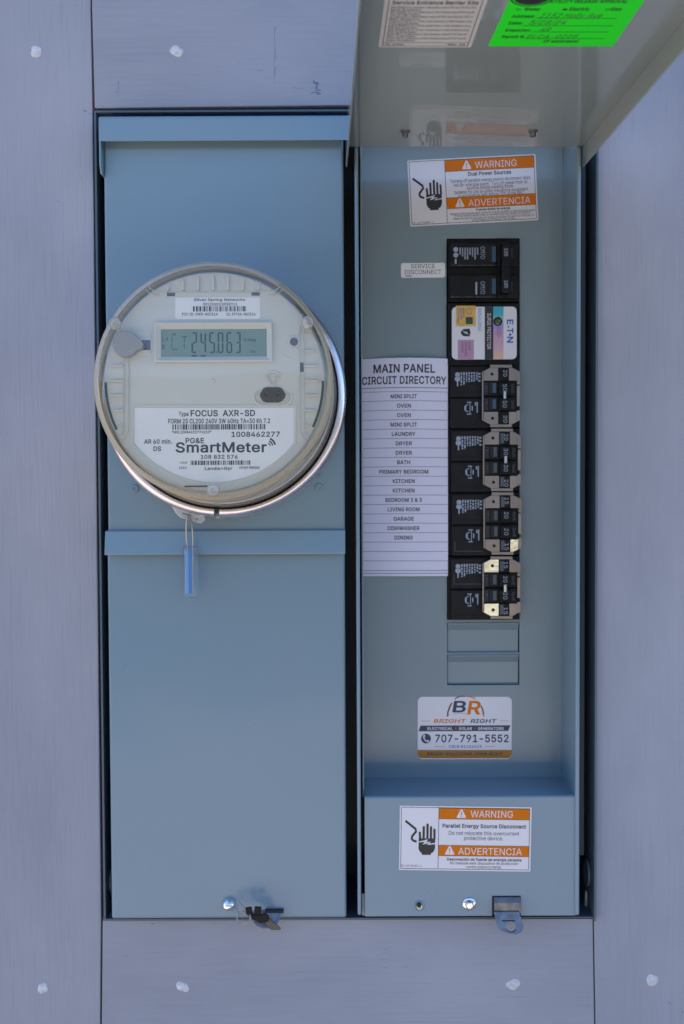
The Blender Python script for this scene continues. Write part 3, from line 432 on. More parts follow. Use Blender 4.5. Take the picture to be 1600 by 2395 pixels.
def thicken(loop, d):
    keep = []
    for q in loop:
        if not keep or (q[0] - keep[-1][0]) ** 2 + (q[1] - keep[-1][1]) ** 2 > 36:
            keep.append(q)
    loop = keep
    out, n = [], len(loop)
    for i in range(n):
        p, q, r_ = Vector(loop[i - 1]), Vector(loop[i]), Vector(loop[(i + 1) % n])
        a, b = (q - p).normalized(), (r_ - q).normalized()
        na, nb = Vector((a.y, -a.x)), Vector((b.y, -b.x))
        m = na + nb
        m = na if m.length < 0.2 else m / max(0.55, m.length_squared / 2)
        out.append((q.x + m.x * d, q.y + m.y * d))
    return out


def sarea(p):
    return sum(p[i][0] * p[(i + 1) % len(p)][1] - p[(i + 1) % len(p)][0] * p[i][1] for i in range(len(p)))


def winding(pt, loops):
    w = 0
    for p in loops:
        for i in range(len(p)):
            (xa, ya), (xb, yb) = p[i - 1], p[i]
            if (ya > pt[1]) != (yb > pt[1]) and pt[0] < (xb - xa) * (pt[1] - ya) / (yb - ya) + xa:
                w += 1 if yb > ya else -1
    return w


def fill(loops):
    """triangles inside closed loops (outer ones counter-clockwise, holes clockwise)"""
    vs_, es_ = [], []
    for p in loops:
        n = len(vs_)
        vs_ += [Vector(q) for q in p]
        es_ += [(n + i, n + (i + 1) % len(p)) for i in range(len(p))]
    ov, _, of, *_r = delaunay_2d_cdt(vs_, es_, [], 0, 1e-7)
    ov = [(v.x, v.y) for v in ov]
    tri_ = []
    for f in of:
        c = (sum(ov[i][0] for i in f) / len(f), sum(ov[i][1] for i in f) / len(f))
        if winding(c, loops):
            tri_.append(tuple(f) if sarea([ov[i] for i in f]) > 0 else tuple(f)[::-1])
    return ov, tri_


for line in LETTERS.strip().split('\n'):
    head, *loops = line[1:].split('|')
    loops = [[tuple(float(v) for v in p.split(',')) for p in q.split()] for q in loops]
    for bold in (0, 1):
        lp = [thicken(q, 20) for q in loops] if bold else loops
        pts_, fs_ = fill(lp)
        GL[(bold, line[0])] = [[(x / 1000, y / 1000) for x, y in pts_], fs_, float(head) / 1000 + (0.022 if bold else 0)]
for bold in (0, 1):
    GL[(bold, ' ')] = [[], [], 0.2]
CAP = {b: max(v[1] for v in GL[(b, 'H')][0]) for b in (0, 1)}


# ---------------------------------------------------------------- mesh builder
class MB:
    def __init__(self):
        self.v, self.f, self.s = [], [], []
        self.weld = False

    def add(self, vs_, fs, smooth=False):
        n = len(self.v)
        self.v += [tuple(p) for p in vs_]
        self.f += [tuple(i + n for i in f) for f in fs]
        self.s += [smooth] * len(fs)
        return self

    def box(self, x0, x1, y0, y1, z0, z1):
        vs_ = [(x, y, z) for z in (z0, z1) for y in (y0, y1) for x in (x0, x1)]
        return self.add(vs_, [(0, 2, 3, 1), (4, 5, 7, 6), (0, 1, 5, 4), (2, 6, 7, 3), (0, 4, 6, 2), (1, 3, 7, 5)])

    def prism(self, poly, z0, z1):
        a = sum(poly[i][0] * poly[(i + 1) % len(poly)][1] - poly[(i + 1) % len(poly)][0] * poly[i][1] for i in range(len(poly)))
        if a < 0:
            poly = poly[::-1]
        n = len(poly)
        vs_ = [(p[0], p[1], z0) for p in poly] + [(p[0], p[1], z1) for p in poly]
        return self.add(vs_, [tuple(range(n))[::-1], tuple(range(n, 2 * n))] + [(i, (i + 1) % n, n + (i + 1) % n, n + i) for i in range(n)])

    def plate(self, outer, holes, z0, z1):
        loops = [outer] + holes
        self.weld = True
        def area(p):
            return sum(p[i][0] * p[(i + 1) % len(p)][1] - p[(i + 1) % len(p)][0] * p[i][1] for i in range(len(p)))
        loops = [p if (area(p) > 0) == (k == 0) else p[::-1] for k, p in enumerate(loops)]
        ov, tri = fill(loops)
        no = len(ov)
        self.add([(x, y, z0) for x, y in ov] + [(x, y, z1) for x, y in ov], [tuple(i + no for i in f) for f in tri] + [f[::-1] for f in tri])
        flat = [q for p in loops for q in p]
        n = len(flat)
        vs_ = [(x, y, z0) for x, y in flat] + [(x, y, z1) for x, y in flat]
        fs = []
        k = 0
        for p in loops:
            m = len(p)
            for i in range(m):
                j = (i + 1) % m
                fs.append((k + i, k + j, n + k + j, n + k + i))
            k += m
        return self.add(vs_, fs)

    def extx(self, poly, x0, x1):
        """extrude a profile of (z, y) points along x"""
        n = len(poly)
        vs_ = [(x0, y, z) for z, y in poly] + [(x1, y, z) for z, y in poly]
        return self.add(vs_, [tuple(range(n)), tuple(range(n, 2 * n))[::-1]] + [(i, n + i, n + (i + 1) % n, (i + 1) % n) for i in range(n)])

    def cyl(self, cx, cy, r, z0, z1, n=24, r2=None):
        r2 = r if r2 is None else r2
        return self.lathe([(0, z0), (r, z0), (r2, z1), (0, z1)], n, (cx, cy))

    def lathe(self, prof, n=64, c=(0, 0), a0=0.0, a1=2 * PI, smooth=True):
        full = abs(a1 - a0 - 2 * PI) < 1e-6
        m = n if full else n + 1
        base = len(self.v)
        rows = []
        for r, z in prof:
            if r < 1e-9:
                self.v.append((c[0], c[1], z))
                rows.append([len(self.v) - 1] * m)
            else:
                row = []
                for i in range(m):
                    a = a0 + (a1 - a0) * i / n
                    self.v.append((c[0] + r * math.cos(a), c[1] + r * math.sin(a), z))
                    row.append(len(self.v) - 1)
                rows.append(row)
        for k in range(len(rows) - 1):
            for i in range(n):
                j = (i + 1) % m
                q = [rows[k][i], rows[k][j], rows[k + 1][j], rows[k + 1][i]]
                q2 = []
                for e in q:
                    if e not in q2:
                        q2.append(e)
                if len(q2) > 2:
                    self.f.append(tuple(q2))
                    self.s.append(smooth)
        return self

    def tube(self, pts, r, n=8):
        pts = [Vector(p) for p in pts]
        rings = []
        up = None
        for i, p in enumerate(pts):
            d = (pts[min(i + 1, len(pts) - 1)] - pts[max(i - 1, 0)]).normalized()
            if up is None:
                up = d.orthogonal().normalized()
            up = (up - d * up.dot(d)).normalized()
            w = d.cross(up)
            rings.append([p + (up * math.cos(2 * PI * k / n) + w * math.sin(2 * PI * k / n)) * r for k in range(n)])
        vs_ = [q for rg in rings for q in rg]
        fs = [(i * n + k, i * n + (k + 1) % n, (i + 1) * n + (k + 1) % n, (i + 1) * n + k) for i in range(len(pts) - 1) for k in range(n)]
        fs += [tuple(range(n))[::-1], tuple((len(pts) - 1) * n + k for k in range(n))]
        return self.add(vs_, fs, True)

    def stroke(self, pts, w, z0, z1, w2=None):
        """flat ribbon along 2-D points, tapering from w to w2"""
        w2 = w if w2 is None else w2
        a, b = [], []
        for i, p in enumerate(pts):
            d = Vector(pts[min(i + 1, len(pts) - 1)][:2]) - Vector(pts[max(i - 1, 0)][:2])
            d = d.normalized() if d.length else Vector((1, 0))
            t = (w + (w2 - w) * i / (len(pts) - 1)) / 2
            a.append((p[0] - d.y * t, p[1] + d.x * t))
            b.append((p[0] + d.y * t, p[1] - d.x * t))
        return self.prism(a + b[::-1], z0, z1)

    def text(self, s, cx, yb, width, cap, z, bold=0, rot=0.0, shear=0.0, fn=None):
        """centre x, baseline y, total width (None = natural), capital height; rot about (cx, yb + cap / 2)"""
        adv, lay = 0.0, []
        for ch in s:
            g = GL[(bold, ch)] if (bold, ch) in GL else GL[(bold, ' ')]
            lay.append((g, adv))
            adv += g[2]
        xs = [q[0] + a for g, a in lay for q in g[0]]
        x0, x1 = min(xs), max(xs)
        sy = cap / CAP[bold]
        sx = sy if width is None else width / (x1 - x0)
        ca, sa = math.cos(rot), math.sin(rot)
        for g, a in lay:
            vs_ = []
            for x, y in g[0]:
                u = (x + a - (x0 + x1) / 2) * sx + shear * y * sy
                w = y * sy - cap / 2
                p = (cx + u * ca - w * sa, yb + cap / 2 + u * sa + w * ca, z)
                if fn:
                    p = fn(p)
                vs_.append(p)
            self.add(vs_, g[1])
        return self

    def build(self, name, m, parent=None, bevel=0.0, label=None, seg=2, sharp=35):
        me = bpy.data.meshes.new(name)
        me.from_pydata(self.v, [], self.f)
        me.update()
        if bevel and self.weld:
            bm = bmesh.new()
            bm.from_mesh(me)
            bmesh.ops.remove_doubles(bm, verts=bm.verts, dist=1e-6)
            bm.to_mesh(me)
            bm.free()
        if len(me.polygons) == len(self.s):
            me.polygons.foreach_set('use_smooth', self.s)
        if any(self.s):
            me.set_sharp_from_angle(angle=R(sharp))
        me.materials.append(m)
        o = bpy.data.objects.new(name, me)
        COL.objects.link(o)
        if parent is not None:
            o.parent = parent.o if isinstance(parent, Root) else parent
        if bevel:
            b = o.modifiers.new('bevel', 'BEVEL')
            b.width = bevel
            b.segments = seg
            b.limit_method = 'ANGLE'
            b.angle_limit = R(40)
            if hasattr(b, 'harden_normals'):
                b.harden_normals = False
        if label:
            o['label'] = label
        return o


def rrect(x0, x1, y0, y1, r, n=4):
    pts = []
    for cx, cy, a in ((x1 - r, y1 - r, 0), (x0 + r, y1 - r, 90), (x0 + r, y0 + r, 180), (x1 - r, y0 + r, 270)):
        for i in range(n + 1):
            t = R(a + 90 * i / n)
            pts.append((cx + r * math.cos(t), cy + r * math.sin(t)))
    return pts


def circ(cx, cy, r, n=16):
    return [(cx + r * math.cos(2 * PI * i / n), cy + r * math.sin(2 * PI * i / n)) for i in range(n)]


def arc(cx, cy, r, d0, d1, n=16):
    return [(cx + r * math.cos(R(d0 + (d1 - d0) * i / n)), cy + r * math.sin(R(d0 + (d1 - d0) * i / n))) for i in range(n + 1)]


class Root:
    """an Empty that carries one thing: local x right, y up, z out of the wall; photo pixels are measured on its planes"""
    def __init__(self, name, label, cat, px=None, py=None, Y=None, rot=None, matrix=None, group=None):
        if matrix is None:
            rz = 0.0 if rot is None else R(rot - ROLL)
            matrix = Matrix.Translation(at(px, py, Y)) @ Matrix.Rotation(R(90), 4, 'X') @ Matrix.Rotation(rz, 4, 'Z')
        self.M, self.I = matrix, matrix.inverted()
        o = bpy.data.objects.new(name, None)
        o.empty_display_size = 0.01
        o.matrix_world = matrix
        COL.objects.link(o)
        o['label'], o['category'] = label, cat
        if group:
            o['group'] = group
        self.o = o
        self.e = self.I @ EYE
        self.map = (0, 0, 1.0)
        self.s = self.unit(0)

    def unit(self, z):
        """metres per photo pixel on the plane at local z"""
        a = self.hit(800, 1100, z)
        b = self.hit(810, 1100, z)
        return (Vector(b) - Vector(a)).length / 10.0

    def hit(self, px, py, z=0.0):
        o, d = ray(px, py)
        d = self.I.to_3x3() @ d
        p = self.e + d * ((z - self.e.z) / d.z)
        return (p.x, p.y)

    def rect(self, x0, y0, x1, y1, z=0.0):
        xm, ym = (x0 + x1) / 2, (y0 + y1) / 2
        return (self.hit(x0, ym, z)[0], self.hit(x1, ym, z)[0], self.hit(xm, y1, z)[1], self.hit(xm, y0, z)[1])

    # zoomed-view coordinates
    def zoom(self, x0, y0, k):
        self.map = (x0, y0, k)
        return self

    def zp(self, X, Y, z=0.0):
        x0, y0, k = self.map
        return self.hit(x0 + X / k, y0 + Y / k, z)

    def zr(self, X0, Y0, X1, Y1, z=0.0):
        x0, y0, k = self.map
        c = self.zp((X0 + X1) / 2, (Y0 + Y1) / 2, z)
        u = self.unit(z) / k
        w, h = (X1 - X0) * u / 2, (Y1 - Y0) * u / 2
        return (c[0] - w, c[0] + w, c[1] - h, c[1] + h)

    def zt(self, mb, s, X0, X1, Ybase, caph, z, bold=0, rot=0.0, shear=0.0, fn=None):
        """text between X0 and X1 with its baseline at Ybase, all in zoomed-view units"""
        u = self.unit(z) / self.map[2]
        c = self.zp((X0 + X1) / 2, Ybase, z)
        mb.text(s, c[0], c[1], (X1 - X0) * u, caph * u, z, bold, rot, shear, fn)

    def zvt(self, mb, s, X0, X1, Y0, Y1, z, bold=0):
        """text turned a quarter clockwise, filling X0..X1 by Y0..Y1"""
        u = self.unit(z) / self.map[2]
        c = self.zp((X0 + X1) / 2, (Y0 + Y1) / 2, z)
        cap = (X1 - X0) * u
        mb.text(s, c[0], c[1] - cap / 2, (Y1 - Y0) * u, cap, z, bold, -PI / 2)


EPS = 0.00006


def bars(mb, x0, x1, y0, y1, z, n, seed):
    """bar code"""
    rnd = random.Random(seed)
    w = (x1 - x0) / n
    i = 0
    while i < n:
        k = rnd.choice((1, 1, 2, 3))
        if i + k > n:
            break
        mb.box(x0 + i * w, x0 + (i + k) * w, y0, y1, z - EPS / 2, z)
        i += k + rnd.choice((1, 1, 2))


# ---------------------------------------------------------------- ground
g = MB().box(-60, 60, -60, 60, -0.05, 0)
go = g.build('ground', M['ground'])
go.location = (0, 0, -1.25)
go['kind'] = 'structure'
# unseen dark slope added behind the camera to block low sky light
bk = MB()
prof_ = [(-5.2, 0.004), (-6.0, 0.55), (-7.2, 1.5), (-9.0, 2.5), (-12.0, 3.6), (-18.0, 4.8), (-40.0, 6.0)]
rnd = random.Random(2)
nx_ = 48
vv_ = []
for y_, z_ in prof_:
    for i in range(nx_ + 1):
        vv_.append((-40 + 80 * i / nx_, y_ + rnd.uniform(-0.25, 0.25), z_ * rnd.uniform(0.9, 1.1)))
bk.add(vv_, [(r_ * (nx_ + 1) + i, r_ * (nx_ + 1) + i + 1, (r_ + 1) * (nx_ + 1) + i + 1, (r_ + 1) * (nx_ + 1) + i) for r_ in range(len(prof_) - 1) for i in range(nx_)], True)
bo = bk.build('sky_block_bank', M['sky_block_bank'], sharp=80)
bo.location = (0, 0, -1.25)
bo['kind'] = 'structure'

# ---------------------------------------------------------------- wall of painted boards
W = Root('wall', 'lavender grey painted board wall framing the meter panel', 'wall', matrix=Matrix.Translation((0, 0.008, 0)) @ Matrix.Rotation(R(90), 4, 'X'))
h = W.hit


def board(poly, m, label):
    return MB().prism(poly, -0.022, 0).build('board', m, W, 0.0008, label)


def ext(p, q, t):
    return (p[0] + (q[0] - p[0]) * t, p[1] + (q[1] - p[1]) * t)


bl = board([h(-700, -250), h(210, -250), h(211.5, 0), h(216, 250), h(236, 2148), h(234, 2395), h(232, 2900), h(-700, 2900)], M['board_v'], 'left upright board')
br = board([h(1396.5, 100), h(1394.5, 380), h(1389.5, 2155), h(1393, 2395), h(1397, 2900), h(2300, 2900), h(2300, -250), h(1397, -250)], M['board_v'], 'right upright board')
bt = board([h(213, -250), h(214.5, 0), h(221.5, 252.5), h(820, 246), h(1392, 238), h(1394, -250)], M['board_h'], 'level board above the panel')
bb = board([h(240, 2153), h(800, 2149), h(1386.5, 2144.5), h(1390.5, 2395), h(1394, 2900), h(236, 2900), h(238, 2395)], M['board_h'], 'level board below the panel')
# exposed wood in the open joints
jm = MB()
for a, b_, c_, d_ in (((209, -200), (214, -200), (222, 252), (215, 252)), ((236, 2150), (240.5, 2150), (238.5, 2800), (233, 2800)),
                      ((1386, 2150), (1390, 2150), (1395, 2800), (1390, 2800))):
    jm.prism([h(*a), h(*b_), h(*c_), h(*d_)], -0.016, -0.004)
jm.build('joint_edge', M['wood'], W, label='bare brown wood in the open joints')
# framing behind the boards, with the opening for the panel
fx0, fx1 = h(215, 1200)[0], h(1402, 1200)[0]
fy0, fy1 = h(800, 2160)[1], h(800, 236)[1]
fr = MB()
fr.box(-1.35, fx0, -1.258, 2.2, -0.14, -0.0225)
fr.box(fx1, 5.0, -1.258, 2.2, -0.14, -0.0225)
fr.box(fx0, fx1, fy1, 2.2, -0.14, -0.0225)
fr.box(fx0, fx1, -1.258, fy0, -0.14, -0.0225)
fr.box(-1.35, 5.0, -1.258, 2.2, -0.16, -0.1405)
fr.build('wall_frame', M['sheath'], W)


def blob(parent, px, py, r, seed, name='filled_nail_hole', m=None, asp=1.0, hgt=0.0009):
    rnd = random.Random(seed)
    c = h(px, py)
    s = W.s
    n = 18
    rr = [r * s * (0.68 + 0.62 * rnd.random()) for _ in range(n)]
    rr = [(rr[i - 1] + rr[i] * 2 + rr[(i + 1) % n]) / 4 for i in range(n)]
    mb = MB()
    vs_ = [(c[0] + rr[i] * math.cos(2 * PI * i / n), c[1] + asp * rr[i] * math.sin(2 * PI * i / n), -0.0002) for i in range(n)]
    for q, hh in ((0.82, 0.65), (0.45, 1.0)):
        vs_ += [(c[0] + q * rr[i] * math.cos(2 * PI * i / n) + 0.0006 * (rnd.random() - 0.5), c[1] + q * asp * rr[i] * math.sin(2 * PI * i / n), hgt * hh * (0.6 + 0.8 * rnd.random())) for i in range(n)]
    vs_.append((c[0], c[1], hgt * 0.8))
    fs = []
    for k in (0, 1):
        fs += [(k * n + i, k * n + (i + 1) % n, (k + 1) * n + (i + 1) % n, (k + 1) * n + i) for i in range(n)]
    fs += [(2 * n + i, 2 * n + (i + 1) % n, 3 * n) for i in range(n)]
    mb.add(vs_, fs, True)
    return mb.build(name, m or M['putty'], parent, sharp=60)


for p, px, py, r, sd in ((bl, 84, 121, 13.5, 1), (bt, 412, 119, 15, 2), (bl, 100, 2311, 12.5, 3), (bb, 427, 2308, 16, 4), (bb, 1201, 2304, 16, 5), (br, 1526, 2292, 14, 6)):
    blob(p, px, py, r, sd, asp=0.85 if p is not bl and p is not br else 1.1)


def scuffs(parent, lst, seed, m='scuff'):
    rnd = random.Random(seed)
    mb = MB()
    for px, py, w, hh, n in lst:
        for _ in range(n):
            x, y = px + rnd.gauss(0, w / 2.2), py + rnd.gauss(0, hh / 2.2)
            ww, h2 = max(0.7, w * rnd.uniform(0.12, 0.4)), max(0.7, hh * rnd.uniform(0.06, 0.3))
            poly = []
            for i in range(7):
                a = 2 * PI * i / 7
                q = rnd.uniform(0.6, 1.1)
                poly.append(h(x + ww * q * math.cos(a), y + h2 * q * math.sin(a)))
            z = 0.00002 + 0.00001 * rnd.random()
            mb.add([(p[0], p[1], z) for p in poly[::-1]], [tuple(range(7))])
    mb.build('scuff_mark', M[m], parent)


scuffs(bt, [(741, 200, 8, 16, 14), (740, 214, 12, 8, 14)], 3)
scuffs(bt, [(276, 201, 4, 26, 12), (643, 130, 2.5, 80, 16), (560, 147, 8, 3, 3), (620, 165, 40, 2, 2), (715, 205, 40, 2, 3)], 4, 'dirt')
scuffs(bl, [(205, 261, 14, 4, 4), (186, 418, 2, 12, 3), (132, 470, 8, 5, 3), (57, 67, 2, 2, 1), (5, 62, 2, 2, 1), (20, 62, 2, 2, 1), (170, 522, 3, 3, 1), (176, 2270, 3, 3, 2)], 5, 'scuff')
scuffs(bb, [(293, 2237, 8, 3, 3), (330, 2163, 3, 4, 3), (354, 2160, 8, 3, 4), (504, 2158, 5, 4, 4), (523, 2153, 3, 3, 2), (875, 2317, 3, 3, 2)], 6, 'scuff')
scuffs(bb, [(902, 2203, 12, 2, 3), (902, 2222, 12, 2, 4), (902, 2243, 14, 2.5, 5), (902, 2263, 13, 2, 4), (960, 2220, 12, 2, 3), (958, 2243, 10, 2, 3), (958, 2263, 12, 2, 3), (1197, 2330, 30, 2.5, 5)], 7, 'dirt')
scuffs(br, [(1592, 2363, 6, 12, 5), (1568, 2343, 8, 14, 3), (1411, 2290, 10, 4, 3)], 8, 'dirt')

# ---------------------------------------------------------------- electrical panel
P = Root('electrical_panel', 'grey steel service panel set in the wall, its right lid swung up open', 'electrical panel', matrix=Matrix.Rotation(R(90), 4, 'X'))
h = P.hit
zb = -0.009                                     # rim of the enclosure
x0, x1 = h(231, 1200, zb)[0], h(1393.5, 1260, zb)[0]
y1, y0 = h(500, 257, zb)[1], h(800, 2150.5, zb)[1]
t = 0.0016
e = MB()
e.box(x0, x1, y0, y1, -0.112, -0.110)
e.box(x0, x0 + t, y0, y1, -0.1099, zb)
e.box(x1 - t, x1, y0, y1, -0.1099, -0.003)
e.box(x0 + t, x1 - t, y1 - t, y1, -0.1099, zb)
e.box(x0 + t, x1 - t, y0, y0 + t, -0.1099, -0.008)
e.build('enclosure', M['paint_gap_shade'], P)
# round knockouts in the side walls
for nm, px, py, zz, sx in (('knockout', 1380, 2040, -0.03, -1), ('knockout', 243, 2058, -0.035, 1)):
    k = MB().cyl(0, 0, 0.0105, 0, 0.0012, 24)
    xx = (x1 - t) if sx < 0 else (x0 + t)
    k.v = [(xx + sx * z, h(px, py, zz)[1] + y, zz + x) for x, y, z in k.v]
    k.build(nm, M['paint'], P, sharp=50)
# flange step beside the right rail and a lump of wall plaster showing in the gap
a = P.rect(1357, 330, 1368, 2000, -0.03)
MB().box(a[0] + 0.0004, a[1], a[2], a[3], -0.034, -0.030).build('gutter_strip', M['paint_gap_shade'], P)
c = h(1376, 2112, -0.03)
pl = MB()
rnd = random.Random(4)
pl.prism([(c[0] - 0.002, c[1] + 0.010), (c[0] + 0.0005, c[1] + 0.006), (c[0] + 0.0025, c[1] - 0.003), (c[0] + 0.001, c[1] - 0.006), (c[0] - 0.0028, c[1] - 0.007)], -0.034, -0.030)
pl.build('plaster_lump', M['plaster'], P, 0.0008)

# --- meter side: hood, doors
a = P.rect(231, 269, 838, 329, 0.010)
hood = MB()
yt, yb = a[3], a[2]
hood.extx([(-0.03, yt), (0.0075, yt), (0.0095, yt - 0.0008), (0.0105, yt - 0.0028), (0.0105, yb), (0.0092, yb), (0.0092, yt - 0.003), (0.0075, yt - 0.0013), (-0.03, yt - 0.0013)], a[0], a[1])
ch = [(0.0102, yt - 0.004), (0.0102, yb - 0.017), (0.006, yb - 0.024), (-0.03, yb - 0.024), (-0.03, yt - 0.002)]
hood.extx(ch[::-1], a[0] + 0.0001, a[0] + 0.0014)
hood.build('hood', M['paint'], P, 0.0004)
a = P.rect(247.5, 318, 805, 1250, -0.001)
MB().box(a[0], a[1], a[2], a[3], -0.022, -0.001).build('upper_door', M['paint'], P, 0.0018, seg=3)
a2 = P.rect(252, 1290, 811, 2149, -0.001)
a2 = (h(256, 1720, -0.001)[0], h(808.5, 1720, -0.001)[0], h(530, 2148.5, -0.001)[1], a2[3])
lower = MB().box(a2[0], a2[1], a2[2], a2[3], -0.022, -0.001).build('lower_door', M['paint'], P, 0.002, seg=3)
a = P.rect(244.5, 1240.5, 807.5, 1297, 0.006)
yt, yb = a[3], a[2]
mh = MB().extx([(-0.0008, yt), (0.0012, yt), (0.0028, yt - 0.0006), (0.0068, yb + 0.001), (0.0066, yb), (0.0050, yb), (0.0015, yt - 0.003), (-0.0008, yt - 0.003)], a[0], a[1])
mh.build('drip_edge', M['paint'], P, 0.0004)
# embossed screws on the upper door
for px, py, r in ((315, 1143, 10), (746, 1140, 10), (747, 1112, 4.5), (312, 1113, 4.5)):
    c = h(px, py, 0)
    s = P.s
    MB().lathe([(r * s, -0.0011), (r * s, -0.0004), (r * s * 0.86, 0.0002), (r * s * 0.5, 0.0003), (r * s * 0.4, -0.0003), (0, -0.0003)], 24, c).build('screw_head', M['paint'], P)

# --- breaker side: rails, dead front, wiring cover
for px0, px1 in ((833, 841.5), (1347.5, 1357.5)):
    a = P.rect(px0, 345, px1, 2141, 0.002)
    mb = MB()
    ytop = a[3]
    prof = [(-0.075, ytop + 0.003), (-0.002, ytop + 0.003), (0.001, ytop + 0.0016), (0.002, ytop - 0.001), (0.002, a[2]), (-0.075, a[2])]
    mb.extx(prof[::-1], a[0], a[1])
    mb.build('side_rail', M['paint'], P, 0.0011, seg=3)
zd = -0.055
a = P.rect(846, 300, 1316, 1830, zd)
dx0, dx1, dy0, dy1 = a[0], h(1316, 1100, zd)[0], h(1080, 1840, zd)[1], h(1080, 270, zd)[1]
op = P.rect(1045.5, 557.5, 1215, 1602, zd)
df = MB().plate([(dx0, dy0), (dx1, dy0), (dx1, dy1), (dx0, dy1)], [[(op[0], op[2]), (op[1], op[2]), (op[1], op[3]), (op[0], op[3])]], zd - 0.0015, zd)
df.box(dx1, dx1 + 0.0015, h(1300, 1812, zd)[1], dy1, zd - 0.0014, -0.012)
df.box(dx0 - 0.0012, dx0, h(850, 1830, zd)[1], dy1, zd - 0.0014, -0.010)
dead = df.build('dead_front', M['paint_inner'], P, 0.0005)
MB().box(op[0] - 0.004, op[1] + 0.004, op[2] - 0.004, op[3] + 0.004, -0.082, -0.080).build('bus_cover', M['void'], P)
# twist-out blanks left in place
for k, (pt, pb) in enumerate(((1456.5, 1527), (1531.5, 1600.5))):
    b_ = P.rect(1046, pt, 1214.5, pb, zd)
    u = P.unit(zd)
    yt, yb = b_[3], b_[2]
    prof = [(zd - 0.003, yt), (zd + 0.0012, yt), (zd + 0.0013, yt - 2 * u), (zd - 0.0022, yt - 17 * u), (zd - 0.0024, yt - 18 * u), (zd - 0.0026, yb + 3 * u), (zd - 0.0008, yb), (zd - 0.004, yb), (zd - 0.004, yt)]
    MB().extx(prof[::-1], b_[0] + 0.0004, b_[1] - 0.0004).build('knockout_blank', M['paint_inner'], P, 0.0003)
    if k == 0:
        b2 = P.rect(1046, 1449.5, 1214.5, 1457, zd)
        MB().box(b2[0], b2[1], b2[2], b2[3], zd - 0.0015, zd - 0.0001).build('blank_web', M['paint_inner'], P)
    else:
        b2 = P.rect(1046, 1526.5, 1214.5, 1532, zd)
        MB().box(b2[0], b2[1], b2[2], b2[3], zd - 0.0015, zd - 0.0001).build('blank_web', M['paint_inner'], P)
# wiring cover
wx0, wx1 = h(853, 2000, 0)[0], h(1347.3, 2000, 0)[0]
wy1, wy0 = h(1100, 1862, 0)[1], h(1100, 2143, 0)[1]
pr = [(zd + 0.0004, wy1), (-0.0016, wy1), (-0.0005, wy1 - 0.0005), (0, wy1 - 0.0016), (0, wy0), (-0.0013, wy0), (-0.0013, wy1 - 0.0024), (zd + 0.0004, wy1 - 0.0014)]
hc = h(980, 2120, 0)
wc = MB().extx(pr[::-1], wx0, wx1)
cover = wc.build('wiring_cover', M['paint'], P, 0.0005)
c1 = P.rect(846.5, 2090, 855, 2141, -0.004)
MB().box(c1[0], c1[1], c1[2], c1[3], -0.006, -0.004).build('cover_tab', M['paint'], P)
u = P.s
# empty screw hole with a sleeve
c = h(981, 2118, 0)
sl = MB().lathe([(13 * u, 0.0), (11.5 * u, 0.0006), (8.5 * u, 0.0004), (7.5 * u, -0.0004), (0, -0.0004)], 28, c)
sl.build('screw_hole', M['paint'], cover)
MB().lathe([(7.3 * u, -0.0002), (6.4 * u, 0.0014), (4.6 * u, 0.0014), (4.4 * u, 0.0002), (0, 0.0002)], 20, (c[0], c[1] - 1.5 * u)).build('sleeve', M['steel'], cover)
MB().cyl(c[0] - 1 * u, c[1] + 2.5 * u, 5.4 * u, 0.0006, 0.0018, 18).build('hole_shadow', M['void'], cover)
# hex washer screw
c = h(1097.5, 2114, 0)
sc_ = MB().lathe([(16 * u, 0.0), (16 * u, 0.0008), (14 * u, 0.0014), (10 * u, 0.0016)], 28, c)
sc_.lathe([(10 * u, 0.0016), (9.4 * u, 0.0040), (8 * u, 0.0047), (3, 0.0047)][:3] + [(0, 0.0050)], 6, c, smooth=False)
sc_.build('screw', M['chrome'], cover, 0.0003)
# padlock hasp through the cover
a = P.rect(1155, 2098, 1216.5, 2141, 0.001)
hs = MB()
hs.extx([(0.0004, a[3]), (0.0014, a[3]), (0.0044, a[3] - 0.0035), (0.0050, a[2] + 0.0032), (0.0042, a[2] + 0.003), (0.0004, a[2] + 0.003)][::-1], a[0], a[1])
MB().box(a[0] - 0.0012, a[1] + 0.0006, a[2] - 0.0006, a[3] + 0.0006, 0.00005, 0.0004).build('hasp_slot', M['void'], cover)
hasp = hs.build('hasp', M['hasp'], cover, 0.0004)
# tongue: bent forward, so that one looks down on it
out = [(-30, 0), (29, 0), (36, -25), (37, -36), (31, -46), (17, -51), (4, -49), (-20, -40), (-25, -28)]
sl2 = [(-12, -21), (18, -21), (18, -17), (-12, -17)]
c = h(1185, 2131, 0.006)
tm = MB().plate([(x * u, y * u) for x, y in out], [[(x * u, y * u) for x, y in sl2], circ(8 * u, -34 * u, 12.5 * u)], 0, 0.0016)
ang = R(25)
tm.v = [(c[0] + x, c[1] + y * math.cos(ang) * 0.98 - z * math.sin(ang), 0.005 - y * math.sin(ang) + z * math.cos(ang)) for x, y, z in tm.v]
tm.build('hasp_tongue', M['hasp'], cover, 0.0003)

